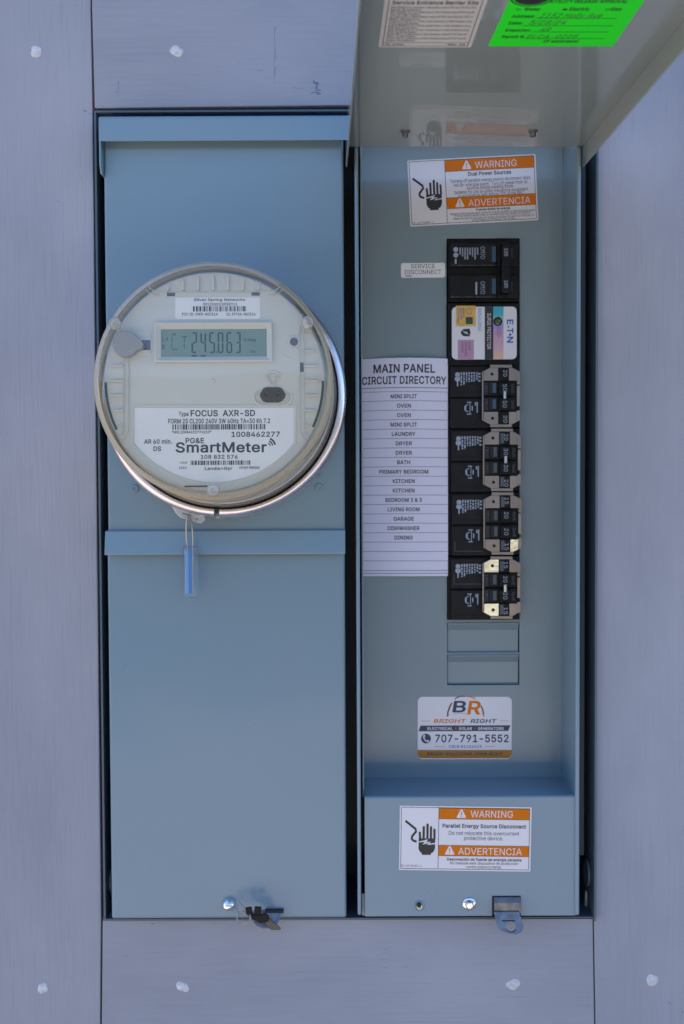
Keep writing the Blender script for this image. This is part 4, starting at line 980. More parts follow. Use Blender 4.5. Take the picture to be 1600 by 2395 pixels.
# --- lock and staple on the lower door
c = h(535.5, 2115, 0)
lk = MB().lathe([(16.5 * u, -0.001), (16.5 * u, 0.0010), (15.5 * u, 0.0020), (12 * u, 0.0048), (7 * u, 0.0062), (0, 0.0066)], 32, c)
lk.build('latch_knob', M['chrome'], lower, sharp=60)
st = MB()
c = h(640, 2134, 0.004)
a = P.rect(620, 2128, 663, 2136, 0.002)
MB().box(a[0], a[1], a[2], a[3], -0.0008, 0.0022).build('staple_slot', M['void'], lower, 0.0003)
c = h(622, 2133, 0.002)
out = [(-32, 0), (33, 0), (33, -14), (29, -24), (20, -31), (8, -35), (-6, -35), (-18, -31), (-28, -22), (-32, -12)]
stp = MB().plate([(x * u, y * u) for x, y in out], [circ(8 * u, -18 * u, 9 * u)], 0, 0.0015)
ang = R(32)
stp.v = [(c[0] + x, c[1] + y * math.cos(ang) - z * math.sin(ang), 0.001 - y * math.sin(ang) + z * math.cos(ang)) for x, y, z in stp.v]
stp.build('padlock_staple', M['hasp'], lower, 0.0003)

sp_ = MB()
rnd = random.Random(21)
spots = [(1293, 2063, -0.0000), (900, 1990, 0), (1010, 2085, 0)]
spots += [(rnd.uniform(280, 780), rnd.uniform(1320, 2080), -0.001) for _ in range(16)] + [(rnd.uniform(270, 780), rnd.uniform(350, 560), -0.001) for _ in range(6)]
spots += [(rnd.uniform(1230, 1310), rnd.uniform(560, 1780), zd) for _ in range(9)]
for px, py, zz in spots:
    c = h(px, py, zz)
    rr_ = rnd.uniform(0.8, 1.6) * u
    zz += 0.00002 * (1 + rnd.random())
    n_ = 7
    ph = rnd.uniform(0, 6)
    q = [(c[0] + rr_ * rnd.uniform(0.6, 1.3) * math.cos(ph + 2 * PI * i / n_), c[1] + rr_ * rnd.uniform(0.6, 1.3) * math.sin(ph + 2 * PI * i / n_), zz) for i in range(n_)]
    sp_.add(q, [tuple(range(n_))])
sp_.build('dust_specks', M['dust'], P)['kind'] = 'stuff'

# --- raised lid over the breaker side: a tray hinged along its back edge, held level
HZ = at(1080, 343, 0.0).z
LA = R(1.0)
LX0, LX1 = 0.0040, 0.1885


def lidw(x, d, z):
    """lid coordinates (x along hinge, d towards the viewer, z up) to panel coordinates"""
    xx, yy = x * math.cos(LA) + d * math.sin(LA), d * math.cos(LA) - x * math.sin(LA) + 0.0012
    return (xx, HZ + z, yy)


def lidmesh(mb):
    mb.v = [lidw(*p) for p in mb.v]
    return mb


LD = 0.56
lm = MB()
lm.box(LX0, LX1, 0.0, LD, 0.0, 0.0014)
lm.box(LX0, LX0 + 0.0014, 0.0, LD, -0.0155, -0.00001)
lm.box(LX1 - 0.0014, LX1, 0.0, LD, -0.0155, -0.00001)
lm.box(LX0 + 0.0015, LX1 - 0.0015, LD - 0.0014, LD, -0.0155, -0.00001)
lid = lidmesh(lm).build('lid', M['lid_paint'], P, 0.0004)
HP = P.M


def lidhit(px, py, zoff=0.0):
    o, d = ray(px, py)
    p = o + d * ((HZ + zoff - o.z) / d.z)
    q = Vector((p.x, -p.y - 0.0012))
    return (q.x * math.cos(LA) - q.y * math.sin(LA), q.y * math.cos(LA) + q.x * math.sin(LA))


for px, py in ((948, 306), (1247, 305)):
    x, d = lidhit(px, py)
    b_ = MB()
    b_.lathe([(0.0034, -0.0001), (0.0034, -0.0012), (0.0022, -0.0013), (0.0022, -0.0042), (0.0017, -0.0048), (0, -0.0048)], 16)
    b_.v = [(x + p[0], d + p[1], p[2]) for p in b_.v]
    lidmesh(b_).build('stud', M['hasp'], lid)

# ---------------------------------------------------------------- meter
rc = at(524.7, 925.7, -0.010)
fc = at(497.5, 887.0, -0.100)
ax = (fc - rc)
MH = ax.length
zdir = ax.normalized()
ydir = (Vector((0, 0, 1)) - zdir * zdir.z).normalized()
xdir = ydir.cross(zdir)
MM = Matrix((xdir, ydir, zdir)).transposed().to_4x4()
MM.translation = rc
E_ = Root('electric_meter', 'round glass fronted electric meter with a grey readout above the white label', 'electric meter', matrix=MM)
RF = 282 * E_.unit(MH)
ZF = MH
mt = MB().lathe([(0.0, -0.008), (0.080, -0.008), (0.0862, -0.004), (0.0862, 0.010), (0.0845, 0.012), (0.0835, 0.020), (0.0815, 0.022), (0.0, 0.022)], 96)
mt.build('base', M['base'], E_)
ZP = ZF - 0.0125
# shroud with the faceplate as its front
rp = 255 * E_.unit(ZP)
sh = MB().lathe([(0.0805, 0.022), (0.0800, 0.040), (rp + 0.0036, ZP - 0.016), (rp + 0.0018, ZP - 0.006), (rp + 0.0012, ZP - 0.0015), (rp + 0.0004, ZP - 0.0003), (rp - 0.0008, ZP), (0, ZP)], 128)
face = sh.build('faceplate', M['cream'], E_, sharp=30)
E_h = E_.hit
ez = ZP
eu = E_.unit(ZP)
# clear cover
cv = MB().lathe([(0.0, ZF - 0.0012), (RF - 0.0085, ZF - 0.0012), (RF - 0.0040, ZF - 0.0018)], 128)
cv.build('cover', M['clear'], E_, sharp=60)
cv = MB().lathe([(RF - 0.0040, ZF - 0.0018), (RF - 0.0012, ZF - 0.0042), (RF - 0.0002, ZF - 0.0075), (RF + 0.0008, 0.020), (RF + 0.0018, 0.014)], 128)
cv.build('cover_skirt', M['skirt'], E_, sharp=60)
rm = MB()
n = 128
pts = [(math.cos(2 * PI * i / n), math.sin(2 * PI * i / n)) for i in range(n + 1)]
rm.lathe([(RF - 0.0016 + 0.0016 * math.cos(a_), ZF - 0.0062 + 0.0016 * math.sin(a_)) for a_ in [2 * PI * k / 10 for k in range(11)]], 128)
rm.lathe([(RF - 0.0010 + 0.0014 * math.cos(a_), ZF - 0.022 + 0.0014 * math.sin(a_)) for a_ in [2 * PI * k / 10 for k in range(11)]], 128)
rm.build('cover_rim', M['rim'], E_)
for px, py in ((268, 755), (720.5, 752.5), (498, 1147)):
    c = E_h(px, py, ZF)
    d = Vector(c)
    r0 = 14.2 * E_.unit(ZF)
    if d.length > RF - r0:
        d = d.normalized() * (RF - r0 * 0.95)
    bm = MB().lathe([(r0, ZF - 0.0050), (r0, ZF - 0.0006), (r0 * 0.9, ZF), (r0 * 0.35, ZF + 0.0001), (r0 * 0.25, ZF - 0.0006), (0, ZF - 0.0006)], 28, (d.x, d.y))
    bm.build('cover_button', M['clearp'], E_)


def ep(px, py):
    return E_h(px, py, ez)


def erect(mb, px0, py0, px1, py1, z0, z1):
    a_ = E_.rect(px0, py0, px1, py1, ez)
    mb.box(a_[0], a_[1], a_[2], a_[3], ez + z0, ez + z1)


# ribbed panels moulded into the faceplate
rb = MB()
for x in (394, 429, 464.5, 499.5, 534, 569, 604.5):
    top = 892 - math.sqrt(max(0, 247 ** 2 - (x - 501) ** 2)) + 2
    erect(rb, x - 2.4, top, x + 2.0, 680, -0.0001, 0.0022)
a0_, a1_ = ep(372, 683.5), ep(630, 683.5)
rb.box(a0_[0], a1_[0], a0_[1] - 0.0003, a0_[1] + 0.0003, ez - 0.0001, ez + 0.0011)
for sgn, cx in ((1, 372), (-1, 630)):
    q = [ep(cx - sgn * 30 * math.sin(R(b_)), 653 + 30 * math.cos(R(b_))) for b_ in range(0, 61, 10)]
    rb.stroke(q, 0.0006, ez - 0.0001, ez + 0.0011)
    q = [ep(cx - sgn * 40 * math.sin(R(b_)), 652 + 40 * math.cos(R(b_))) for b_ in range(0, 66, 10)]
    rb.stroke(q, 0.0005, ez - 0.0001, ez + 0.0011)
for py in (822, 857, 892, 926, 961, 996):
    xl = 501 - math.sqrt(247 ** 2 - (py - 892) ** 2) + 3
    erect(rb, max(xl, 249), py - 2.2, 289, py + 1.8, -0.0001, 0.0022)
    xr = 501 + math.sqrt(247 ** 2 - (py - 892) ** 2) - 3
    erect(rb, 713, py - 2.2, min(xr, 747), py + 1.8, -0.0001, 0.0022)
erect(rb, 712, 780, 748 - 20, 784, -0.0001, 0.0007)
for xs_, sg in (((289.5, 300.5), 1), ((701, 711.5), -1)):
    for x in xs_:
        q = [ep(x, 835 if sg > 0 else 772), ep(x, 1003)]
        k = 22 if (x in (289.5, 711.5)) else 34
        q += [ep(x - sg * k * (1 - math.cos(R(b_))), 1003 + k * math.sin(R(b_))) for b_ in range(15, 61, 15)]
        rb.stroke(q, 0.0005, ez - 0.0001, ez + 0.0011)
rb.stroke([ep(701 + 24 * (1 - math.cos(R(b_))), 772 - 24 * math.sin(R(b_))) for b_ in range(0, 80, 12)], 0.0005, ez - 0.0001, ez + 0.0011)
rb.build('moulded_ribs', M['cream2'], face, 0.0002)['kind'] = 'stuff'
# slots
for q in ((390.5, 684, 409.5, 693), (588.5, 683, 607.5, 691.5), (701, 848, 711.5, 870)):
    s_ = MB()
    erect(s_, *q, 0.00002, 0.00012)
    s_.build('slot', M['port'], face)
for r_, d0, d1, nm, m_ in ((256, 180.2, 206, 'board_edge', 'pcb'), (256, -25, 0.2, 'board_edge', 'pcb')):
    s_ = MB()
    aa = arc(0, 0, 1, d0, d1, 10)
    s_.prism([(x * (rp - 0.0012), y * (rp - 0.0012)) for x, y in aa] + [(x * (rp + 0.0005), y * (rp + 0.0005)) for x, y in aa[::-1]], ez - 0.0010, ez + 0.0003)
    s_.build(nm, M[m_], face)
s_ = MB()
erect(s_, 432, 1136, 485, 1139, -0.004, 0.0006)
s_.build('lower_slot', M['port'], face)
s_ = MB()
# network label
a = E_.rect(410, 696, 608, 746, ez)
nl = MB().prism(rrect(a[0], a[1], a[2], a[3], 4 * eu), ez - 0.0001, ez + 0.00022).build('network_label', M['label'], E_, label='small white network label with a bar code')
E_.zoom(200, 580, 2.529)
tz = ez + 0.0003
T = MB()
E_.zt(T, 'Silver Spring Networks', 640, 945, 313, 15, tz, 1)
E_.zt(T, '0013500100FEE913', 695, 897, 340, 16, tz, 1)
E_.zt(T, 'FCC ID: OWS-NIC514', 571, 782, 399, 16, tz, 1)
E_.zt(T, 'IC: 5975A-NIC514', 834, 1006, 399, 16, tz, 1)
a = E_.zr(636, 345, 957, 376, ez)
bars(T, a[0], a[1], a[2], a[3], tz, 92, 11)
T.build('lettering', M['slate'], nl)
# readout with its bevelled frame
a = E_.rect(362, 755, 637.5, 848, ez)
b_ = E_.rect(376.5, 770, 624, 834.5, ez)
bz = MB()
o4 = [(a[0], a[2]), (a[1], a[2]), (a[1], a[3]), (a[0], a[3])]
w_ = 0.0009
m4 = [(a[0] + w_, a[2] + w_), (a[1] - w_, a[2] + w_), (a[1] - w_, a[3] - w_), (a[0] + w_, a[3] - w_)]
i4 = [(b_[0], b_[2]), (b_[1], b_[2]), (b_[1], b_[3]), (b_[0], b_[3])]
rows = [(o4, ez - 0.0001), (o4, ez + 0.0030), (m4, ez + 0.0036), (i4, ez)]
vv = [(p[0], p[1], z) for pl_, z in rows for p in pl_]
ff = [(k * 4 + i, k * 4 + (i + 1) % 4, (k + 1) * 4 + (i + 1) % 4, (k + 1) * 4 + i) for k in range(3) for i in range(4)]
# the plate itself is cut away visually by laying the readout proud of it inside the frame
rows[3] = (i4, ez + 0.00045)
vv = [(p[0], p[1], z) for pl_, z in rows for p in pl_]
bz.add(vv, ff)
bez = bz.build('readout_frame', M['cream2'], E_, 0.0002)
MB().box(b_[0], b_[1], b_[2], b_[3], ez + 0.0001, ez + 0.00040).build('readout', M['lcd'], bez)
E_.zoom(350, 740, 5.227)
lz = ez + 0.00046
D = MB()
zu = E_.unit(ez) / 5.227
SEG = {'2': 'abged', '4': 'fgbc', '5': 'afgcd', '0': 'abcdef', '6': 'afgedc', '3': 'abgcd'}


def digit(mb, ch, X0, X1, Y0, Y1, w=16):
    Ym = (Y0 + Y1) / 2
    g_ = 3
    S = SEG[ch]
    def q(pts):
        mb.prism([E_.zp(x, y, lz) for x, y in pts], lz - EPS, lz)
    if 'a' in S:
        q([(X0 + 6, Y0), (X1 - 6, Y0), (X1 - w - 4, Y0 + w), (X0 + w + 4, Y0 + w)])
    if 'd' in S:
        q([(X0 + 6, Y1), (X1 - 6, Y1), (X1 - w - 4, Y1 - w), (X0 + w + 4, Y1 - w)])
    if 'g' in S:
        q([(X0 + 10, Ym), (X0 + w + 6, Ym - w / 2), (X1 - w - 6, Ym - w / 2), (X1 - 10, Ym), (X1 - w - 6, Ym + w / 2), (X0 + w + 6, Ym + w / 2)])
    if 'f' in S:
        q([(X0, Y0 + 4), (X0 + w, Y0 + w + g_), (X0 + w, Ym - w / 2 - 2), (X0 + 4, Ym - 3), (X0, Ym - 6)])
    if 'e' in S:
        q([(X0, Y1 - 4), (X0 + w, Y1 - w - g_), (X0 + w, Ym + w / 2 + 2), (X0 + 4, Ym + 3), (X0, Ym + 6)])
    if 'b' in S:
        q([(X1, Y0 + 4), (X1 - w, Y0 + w + g_), (X1 - w, Ym - w / 2 - 2), (X1 - 4, Ym - 3), (X1, Ym - 6)])
    if 'c' in S:
        q([(X1, Y1 - 4), (X1 - w, Y1 - w - g_), (X1 - w, Ym + w / 2 + 2), (X1 - 4, Ym + 3), (X1, Ym + 6)])


for ch, X0, X1 in (('2', 512, 581), ('4', 620, 691), ('5', 728, 800), ('0', 832, 903), ('6', 939, 1010), ('3', 1050, 1114)):
    digit(D, ch, X0, X1, 194, 448, 19)
for X0, Y0, X1, Y1 in ((808, 429, 823, 445), (512, 472, 582, 494), (622, 472, 692, 494)):
    a = E_.zr(X0, Y0, X1, Y1, lz)
    D.box(a[0], a[1], a[2], a[3], lz - EPS, lz)
for pts, w_ in (([(160, 256), (160, 318)], 8), ([(160, 338), (160, 402)], 8), ([(220, 258), (207, 304)], 10), ([(184, 346), (168, 402)], 10),
                ([(274, 250), (274, 318)], 9), ([(274, 334), (274, 396)], 9), ([(276, 404), (342, 404)], 9),
                ([(390, 248), (456, 248)], 9), ([(424, 254), (424, 318)], 9), ([(424, 334), (424, 394)], 9)):
    D.stroke([E_.zp(x, y, lz) for x, y in pts], w_ * zu, lz - EPS, lz)
E_.zt(D, 'V', 1150, 1190, 307, 42, lz, 1)
E_.zt(D, 'rms', 1203, 1300, 307, 42, lz, 1)
E_.zt(D, 'Vn', 270, 318, 234, 34, lz, 1)
E_.zt(D, '240', 1230, 1296, 442, 28, lz, 1)
D.build('readout_digits', M['lcdink'], bez)
# reset button on the left with its channel
a = E_.rect(318, 774, 353, 830, ez)
chn = MB()
chn.box(a[0], a[1], a[2], a[3], ez - 0.0001, ez + 0.0004)
chn.build('button_channel', M['cream2'], face, 0.0003)
a = E_.rect(331, 796, 352, 819, ez)
MB().box(a[0], a[1], a[2], a[3], ez, ez + 0.0006).build('slot', M['port'], face)
zq = ZF - 0.004
c = E_.hit(293, 803, zq)
uq = E_.unit(zq)
gp = circ(0, 0, 30.5, 40)
gp = [(x, y) for x, y in gp if not (x > 26)] 
poly = [(30.5 * math.cos(R(b_)), 30.5 * math.sin(R(b_))) for b_ in range(28, 329, 10)]
poly += [(36, -13), (41, -7), (42, -2), (38, 6), (30, 14)]
gk = MB().prism([(c[0] + x * uq, c[1] + y * uq) for x, y in poly], ez + 0.0007, zq)
gk.build('reset_knob', M['grey'], E_, 0.0006)
# small round light sensor
c = ep(688, 800)
MB().lathe([(13.5 * eu, ez - 0.0001), (13.5 * eu, ez + 0.0012), (12.4 * eu, ez + 0.0017), (10.4 * eu, ez + 0.0017), (9.6 * eu, ez + 0.0004), (0, ez + 0.0004)], 28, c).build('sensor_ring', M['cream2'], E_)
MB().cyl(c[0], c[1], 9.3 * eu, ez + 0.0004, ez + 0.0009, 24).build('sensor_hole', M['port'], E_)
wv = MB()
wv.stroke([ep(688 + 38 * math.cos(R(b_)), 800 - 38 * math.sin(R(b_))) for b_ in range(205, 266, 10)], 0.0005, ez - 0.0001, ez + 0.0003)
MB().cyl(*ep(500.5, 891), 5 * eu, ez - 0.0001, ez + 0.0008, 14, 3 * eu).build('moulded_pip', M['cream2'], face)
wv.build('moulded_mark', M['cream2'], face)
# optical port: three-sided collar with a smoked lens
def tri(k):
    pts = []
    for (cx, cy), a_ in (((638, 888), 90), ((664, 929), -30), ((612, 929), 210)):
        for j in range(-5, 6):
            b_ = R(a_ + j * 12)
            pts.append(ep(cx + (14 + k) * math.cos(b_), cy - (14 + k) * math.sin(b_)))
    return pts
MB().plate(tri(7), [tri(2)], ez - 0.0001, ez + 0.0010).build('port_collar', M['cream2'], E_, 0.0003)
MB().plate(tri(0), [tri(-2.5)], ez - 0.0001, ez + 0.0006).build('port_collar', M['cream2'], E_, 0.0002)
px_ = [(608, 922), (616, 909), (623, 906), (652, 906), (660, 909), (668, 922), (667, 930), (660, 939), (652, 942), (623, 942), (615, 939), (609, 930)]
prt = MB().prism([ep(*q) for q in px_], ez, ez + 0.0011).build('optical_port', M['port'], E_, 0.0003)
for x in (625, 650.5):
    c = ep(x, 923.5)
    MB().lathe([(8 * eu, ez + 0.0011), (8 * eu, ez + 0.0014), (6.6 * eu, ez + 0.0016), (5 * eu, ez + 0.0013), (0, ez + 0.0012)], 20, c).build('lens', M['port2'], prt)
# rating label
def halfmoon(px0, px1, py0, rad, cx=501, cy=892):
    pts = [ep(px0, py0), ep(px1, py0)]
    a_1 = math.degrees(math.acos((px1 - cx) / rad))
    a_0 = 180 - math.degrees(math.acos((cx - px0) / rad))
    pts += [ep(cx + rad * math.cos(R(a_1 + (a_0 - a_1) * i / 40)), cy + rad * math.sin(R(a_1 + (a_0 - a_1) * i / 40))) for i in range(41)]
    return pts
MB().plate(halfmoon(309, 693, 947.5, 241), [halfmoon(313.5, 688.5, 952.5, 237)], ez - 0.0001, ez + 0.0007).build('label_border', M['cream2'], face, 0.00025)
rl = MB().prism(halfmoon(314.5, 687.5, 953.5, 235.5), ez - 0.0001, ez + 0.0002).build('rating_label', M['label'], E_, label='large half-round white rating label')
E_.zoom(200, 900, 2.529)
T = MB()
E_.zt(T, 'Type', 552, 610, 184, 25, tz, 1)
E_.zt(T, 'FOCUS  AXR-SD', 622, 1003, 185, 36, tz, 1)
E_.zt(T, 'FORM 2S CL200 240V 3W 60Hz TA=30 Kh 7.2', 490, 1092, 227, 27, tz, 1)
E_.zt(T, '*NXL10084622771210*', 511, 745, 287, 15, tz, 1)
E_.zt(T, '1008462277', 864, 1150, 307, 30, tz, 1)
E_.zt(T, 'PG&E', 592, 702, 345, 31, tz, 1)
E_.zt(T, 'AR 60 min.', 347, 512, 348, 26, tz, 1)
E_.zt(T, 'DS', 402, 447, 391, 27, tz, 1)
E_.zt(T, 'SmartMeter', 534, 1072, 398, 59, tz, 1)
E_.zt(T, '108 832 576', 682, 900, 437, 23, tz, 1)
E_.zt(T, '-415', 553, 600, 466, 12, tz, 1)
E_.zt(T, '1210', 553, 598, 497, 13, tz, 1)
E_.zt(T, 'Landis+Gyr', 706, 868, 503, 18, tz, 1)
E_.zt(T, 'PATENT PENDING', 910, 1030, 497, 14, tz, 1)
a = E_.zr(515, 233, 1067, 265, ez)
bars(T, a[0], a[1], a[2], a[3], tz, 150, 5)
a = E_.zr(624, 448, 978, 474, ez)
bars(T, a[0], a[1], a[2], a[3], tz, 100, 6)
for r_ in (22, 36, 51):
    q = [E_.zp(1072 + r_ * math.cos(R(b_)), 366 - r_ * math.sin(R(b_)), ez) for b_ in range(12, 71, 8)]
    T.stroke(q, (4 + r_ * 0.12) * eu / 2.529, tz - EPS, tz)
T.build('lettering', M['slate'], rl)

# ---------------------------------------------------------------- sealing ring round the meter
G = Root('sealing_ring', 'shiny galvanised sealing ring clamped round the base of the round meter', 'meter ring', matrix=MM)
ro = 285 * G.unit(0.0)
# opening in the ring at the bottom
ga = math.degrees(math.atan2(*(lambda p: (p[1], p[0]))(G.hit(509, 1208, 0))))
prof = [(0.0872, -0.009), (0.0872, 0.0084), (0.0875, 0.0094), (0.0883, 0.0098), (0.0910, 0.0093), (ro - 0.0014, 0.0080), (ro - 0.0004, 0.0070), (ro, 0.0056), (ro + 0.0002, -0.0030), (ro - 0.0012, -0.0090), (0.0872, -0.009)]
rg = MB().lathe(prof[::-1], 150, (0, 0), R(ga + 1.3), R(ga + 358.7))
# close the two cut ends
np_ = len(prof) - 1
m_ = 151
base = len(rg.v) - m_ * len(prof)
for i in (0, 150):
    f_ = tuple(base + k * m_ + i for k in range(np_))
    rg.f.append(f_)
    rg.s.append(False)
rg.build('band', M['ringm'], G, sharp=40)
tb = MB()
gu = G.s
out = [(402, 1184), (411, 1200), (423, 1211), (449, 1217), (463, 1223), (471, 1224), (480, 1215), (478, 1206), (430, 1186)]
cxy = [G.hit(*q, 0.0) for q in out]
slot = [G.hit(*q, 0.0) for q in ((426, 1202), (448, 1208), (449, 1203), (427, 1198))]
hole = [G.hit(461 + 3 * math.cos(R(b_)), 1214 + 3 * math.sin(R(b_)), 0.0) for b_ in range(0, 360, 40)]
tb.plate(cxy, [slot, hole], -0.0010, 0.0004)
tb.build('latch_tab', M['galv'], G, 0.0003)
lt = MB()
q = [G.hit(506, 1213, 0.0), G.hit(528, 1211.5, 0.0), G.hit(528, 1206, 0.0), G.hit(506, 1208, 0.0)]
lt.prism(q, -0.003, -0.001)
lt.build('latch_screw', M['steel'], G)
# collar of the socket standing out of the door, seen dark inside the ring
cl = MB().lathe([(0.0905, -0.030), (0.0905, -0.0100), (0.0870, -0.0100)], 96)
cl.v = [tuple((P.I @ MM) @ Vector(p)) for p in cl.v]
cl.build('socket_collar', M['paint'], P)

# ---------------------------------------------------------------- padlock seal
S = Root('padlock_seal', 'clear and blue plastic padlock seal hanging by its wire below the round meter', 'seal', 446.5, 1338, -0.016)
su = S.s
sh_ = S.hit
hx, hy, hz_ = 15.5 * su, 60 * su, 0.0042
sb = MB().prism(rrect(-hx, hx, -hy, hy, 3 * su), -hz_, hz_)
sb.build('seal_body', M['sealc'], S, 0.0005)
MB().box(-17 * su, 19 * su, 57 * su, 60.2 * su, -hz_ * 1.05, hz_ * 1.05).build('seal_cap', M['sealc'], S, 0.0003)
MB().box(-3.5 * su, 2.5 * su, -50 * su, 57 * su, -0.0028, 0.0028).build('blue_core', M['sealb'], S, 0.0003)
b2 = MB()
b2.box(-12.5 * su, -4.5 * su, -50 * su, 52 * su, -0.0026, 0.0010)
b2.build('pale_core', M['sealp'], S, 0.0003)
w_ = MB()
pts = [(-7 * su, 38 * su, 0.0006), (-7 * su, 62 * su, 0.0006), (-9.5 * su, 75 * su, 0.0010), (-9 * su, 108 * su, 0.0025), (-6 * su, 126 * su, 0.004), (-1 * su, 133 * su, 0.0072), (1.5 * su, 132 * su, 0.011), (4.5 * su, 124 * su, 0.0085), (6 * su, 112 * su, 0.006), (6.5 * su, 78 * su, 0.002), (5 * su, 62 * su, 0.0016), (5 * su, 10 * su, 0.0032), (5 * su, -48 * su, 0.0032)]
w_.tube(pts, 0.00055, 8)
w_.build('wire', M['wire'], S)

# ---------------------------------------------------------------- key bunch
K = Root('key_bunch', 'bunch of small black keys wired to the round latch of the lower left door', 'keys', 600, 2140, -0.018)
kh = K.hit
ku = K.s


def kp(px, py):
    return kh(px, py, 0.0)


for px, py, rz, sz in ((583, 2128, 8, 1.0), (603.5, 2127.5, -4, 1.08)):
    c = kp(px, py)
    bo = [(x * math.cos(R(rz)) - y * math.sin(R(rz)), x * math.sin(R(rz)) + y * math.cos(R(rz))) for x, y in rrect(-7.5 * sz * ku, 7.5 * sz * ku, -8.5 * sz * ku, 8.5 * sz * ku, 2.5 * ku)]
    MB().prism([(c[0] + x, c[1] + y) for x, y in bo], 0.0005, 0.0030).build('key_bow', M['black'], K, 0.0004)
kb = [(574, 2136), (590, 2138), (604, 2141), (621, 2136), (629, 2143), (630, 2153), (622, 2158), (608, 2159), (592, 2151)]
MB().prism([kp(*q) for q in kb], -0.0022, 0.0003).build('key_bow', M['black'], K, 0.0005)
bl_ = [(622, 2168), (634, 2180), (655, 2180), (656, 2176), (643, 2164), (632, 2158), (618, 2158)]
kb2 = MB().prism([kp(*q) for q in bl_], -0.0050, -0.0036)
kb2.build('key_blade', M['keym'], K, 0.0002)
kb3 = MB().prism([kp(*q) for q in ((606, 2158), (622, 2160), (638, 2157), (627, 2150), (612, 2152))], -0.0035, -0.0025)
kb3.build('key_blade', M['keym'], K, 0.0002)
tw = MB()
for ph in (0, PI):
    q = []
    for i in range(61):
        a_ = 2 * PI * i / 60
        c = kp(571 + 16 * math.cos(a_), 2144 + 13 * math.sin(a_))
        q.append((c[0] + 0.00045 * math.cos(12 * a_ + ph), c[1] + 0.00045 * math.sin(12 * a_ + ph), 0.0022 + 0.002 * math.sin(a_)))
    tw.tube(q, 0.00035, 6)
tw.build('key_ring', M['wire'], K)
c1, c2, c3, c4 = kp(551, 2117), kp(574, 2122), kp(544, 2132), kp(566, 2137)
tw = MB()
tw.tube([(c1[0], c1[1], -0.010), ((c1[0] + c2[0]) / 2, c1[1] - 0.0006, -0.004), (c2[0], c2[1], 0.002)], 0.00042, 6)
tw.tube([(c3[0], c3[1], -0.012), ((c3[0] + c4[0]) / 2, c3[1] - 0.001, -0.004), (c4[0], c4[1], 0.002)], 0.00042, 6)
tw.build('tie_wire', M['steel'], K)

# ---------------------------------------------------------------- breakers
def brk_root(name, label, cat, px, py, group=None):
    r = Root(name, label, cat, px, py, 0.0500, group=group)
    return r


def vbars(r, mb, X0, X1, n, Y0, Ymax, z, seed):
    """columns of illegible fine print"""
    rnd = random.Random(seed)
    w = (X1 - X0) / n
    for i in range(n):
        y = Y0
        ye = Y0 + (Ymax - Y0) * rnd.choice((0.6, 0.75, 1.0))
        while y < ye:
            l = rnd.uniform(6, 22)
            a = r.zr(X0 + i * w + w * 0.2, y, X0 + i * w + w * 0.78, min(y + l, ye), z)
            mb.box(a[0], a[1], a[2], a[3], z - EPS, z)
            y += l + 5


# main breaker
B = brk_root('main_breaker', 'black two pole 100 amp main breaker at the top of the row', 'circuit breaker', 1131, 632)
B.zoom(1030, 540, 7.333)
z = 0.0
a = B.rect(1047, 560, 1214.5, 707, -0.006)
MB().box(a[0], a[1], a[2], a[3], -0.029, -0.004).build('body', M['black'], B, 0.0006)
for i, (Y0, Y1) in enumerate(((205, 605), (755, 1150))):
    a = B.zr(165, Y0, 965, Y1)
    pole = MB().box(a[0], a[1], a[2], a[3], -0.0042, 0.0).build('pole_face', M['black2'], B, 0.0007)
    ed = MB()
    rnd = random.Random(i)
    for X in range(180, 940, 34):
        q = B.zr(X, Y1 - 22 + rnd.uniform(-4, 4), X + rnd.uniform(10, 34), Y1 - 12 + rnd.uniform(-3, 3), 0)
        ed.box(q[0], q[1], q[2], q[3], -0.0002, 0.00003)
    ed.build('worn_edge', M['edge_dust'], pole)
    tx = MB()
    off = 0 if i == 0 else 600
    B.zvt(tx, 'Off/O', 690, 765, (270, 868)[i], (480, 1082)[i], 0.0001, 0)
    if i == 0:
        vbars(B, tx, 318, 660, 8, 288, 490, 0.0001, 3)
        for cy in (320, 415):
            q = B.zp(265, cy)
            tx.cyl(q[0], q[1], 42 * B.s / 7.333, 0, 0.0001, 20)
        q = B.zr(248, 480, 278, 565)
        tx.box(q[0], q[1], q[2], q[3], 0, 0.0001)
    else:
        q = B.zr(602, 880, 632, 1090)
        tx.box(q[0], q[1], q[2], q[3], 0, 0.0001)
    tx.build('lettering', M['print_b'], pole)
    a = B.zr(840, Y0 + 62, 890, Y1 - 72)
    MB().box(a[0], a[1], a[2], a[3], -0.001, 0.00004).build('toggle_slot', M['void'], pole)
    a = B.zr(888, Y0 + 62, 956, Y1 - 76)
    MB().box(a[0], a[1], a[2], a[3], -0.001, 0.0006).build('toggle_window', M['bluewin'], pole, 0.0003)
    a = B.zr(975, Y0, 1345, Y1)
    MB().box(a[0], a[1], a[2], a[3], -0.0042, -0.0008).build('pole_end', M['black2'], B, 0.0007)
a = B.zr(1050, 200, 1200, 1070, 0.008)
bar = MB().extx([(-0.0008, a[2]), (0.006, a[2]), (0.0095, a[2] + 0.001), (0.0095, a[3] - 0.001), (0.006, a[3]), (-0.0008, a[3])][::-1], a[0], a[1]).build('handle_tie', M['black'], B, 0.0008)
tx = MB()
for Y0, Y1 in ((300, 432), (850, 975)):
    B.zvt(tx, '100', 1098, 1160, Y0, Y1, 0.00962, 1)
tx.build('lettering', M['print_b'], bar)
tx = MB()
for Y0, Y1 in ((300, 460), (870, 1035)):
    B.zvt(tx, 'On/I', 1208, 1245, Y0, Y1, -0.0007, 0)
tx.build('lettering', M['print_dim'], B)

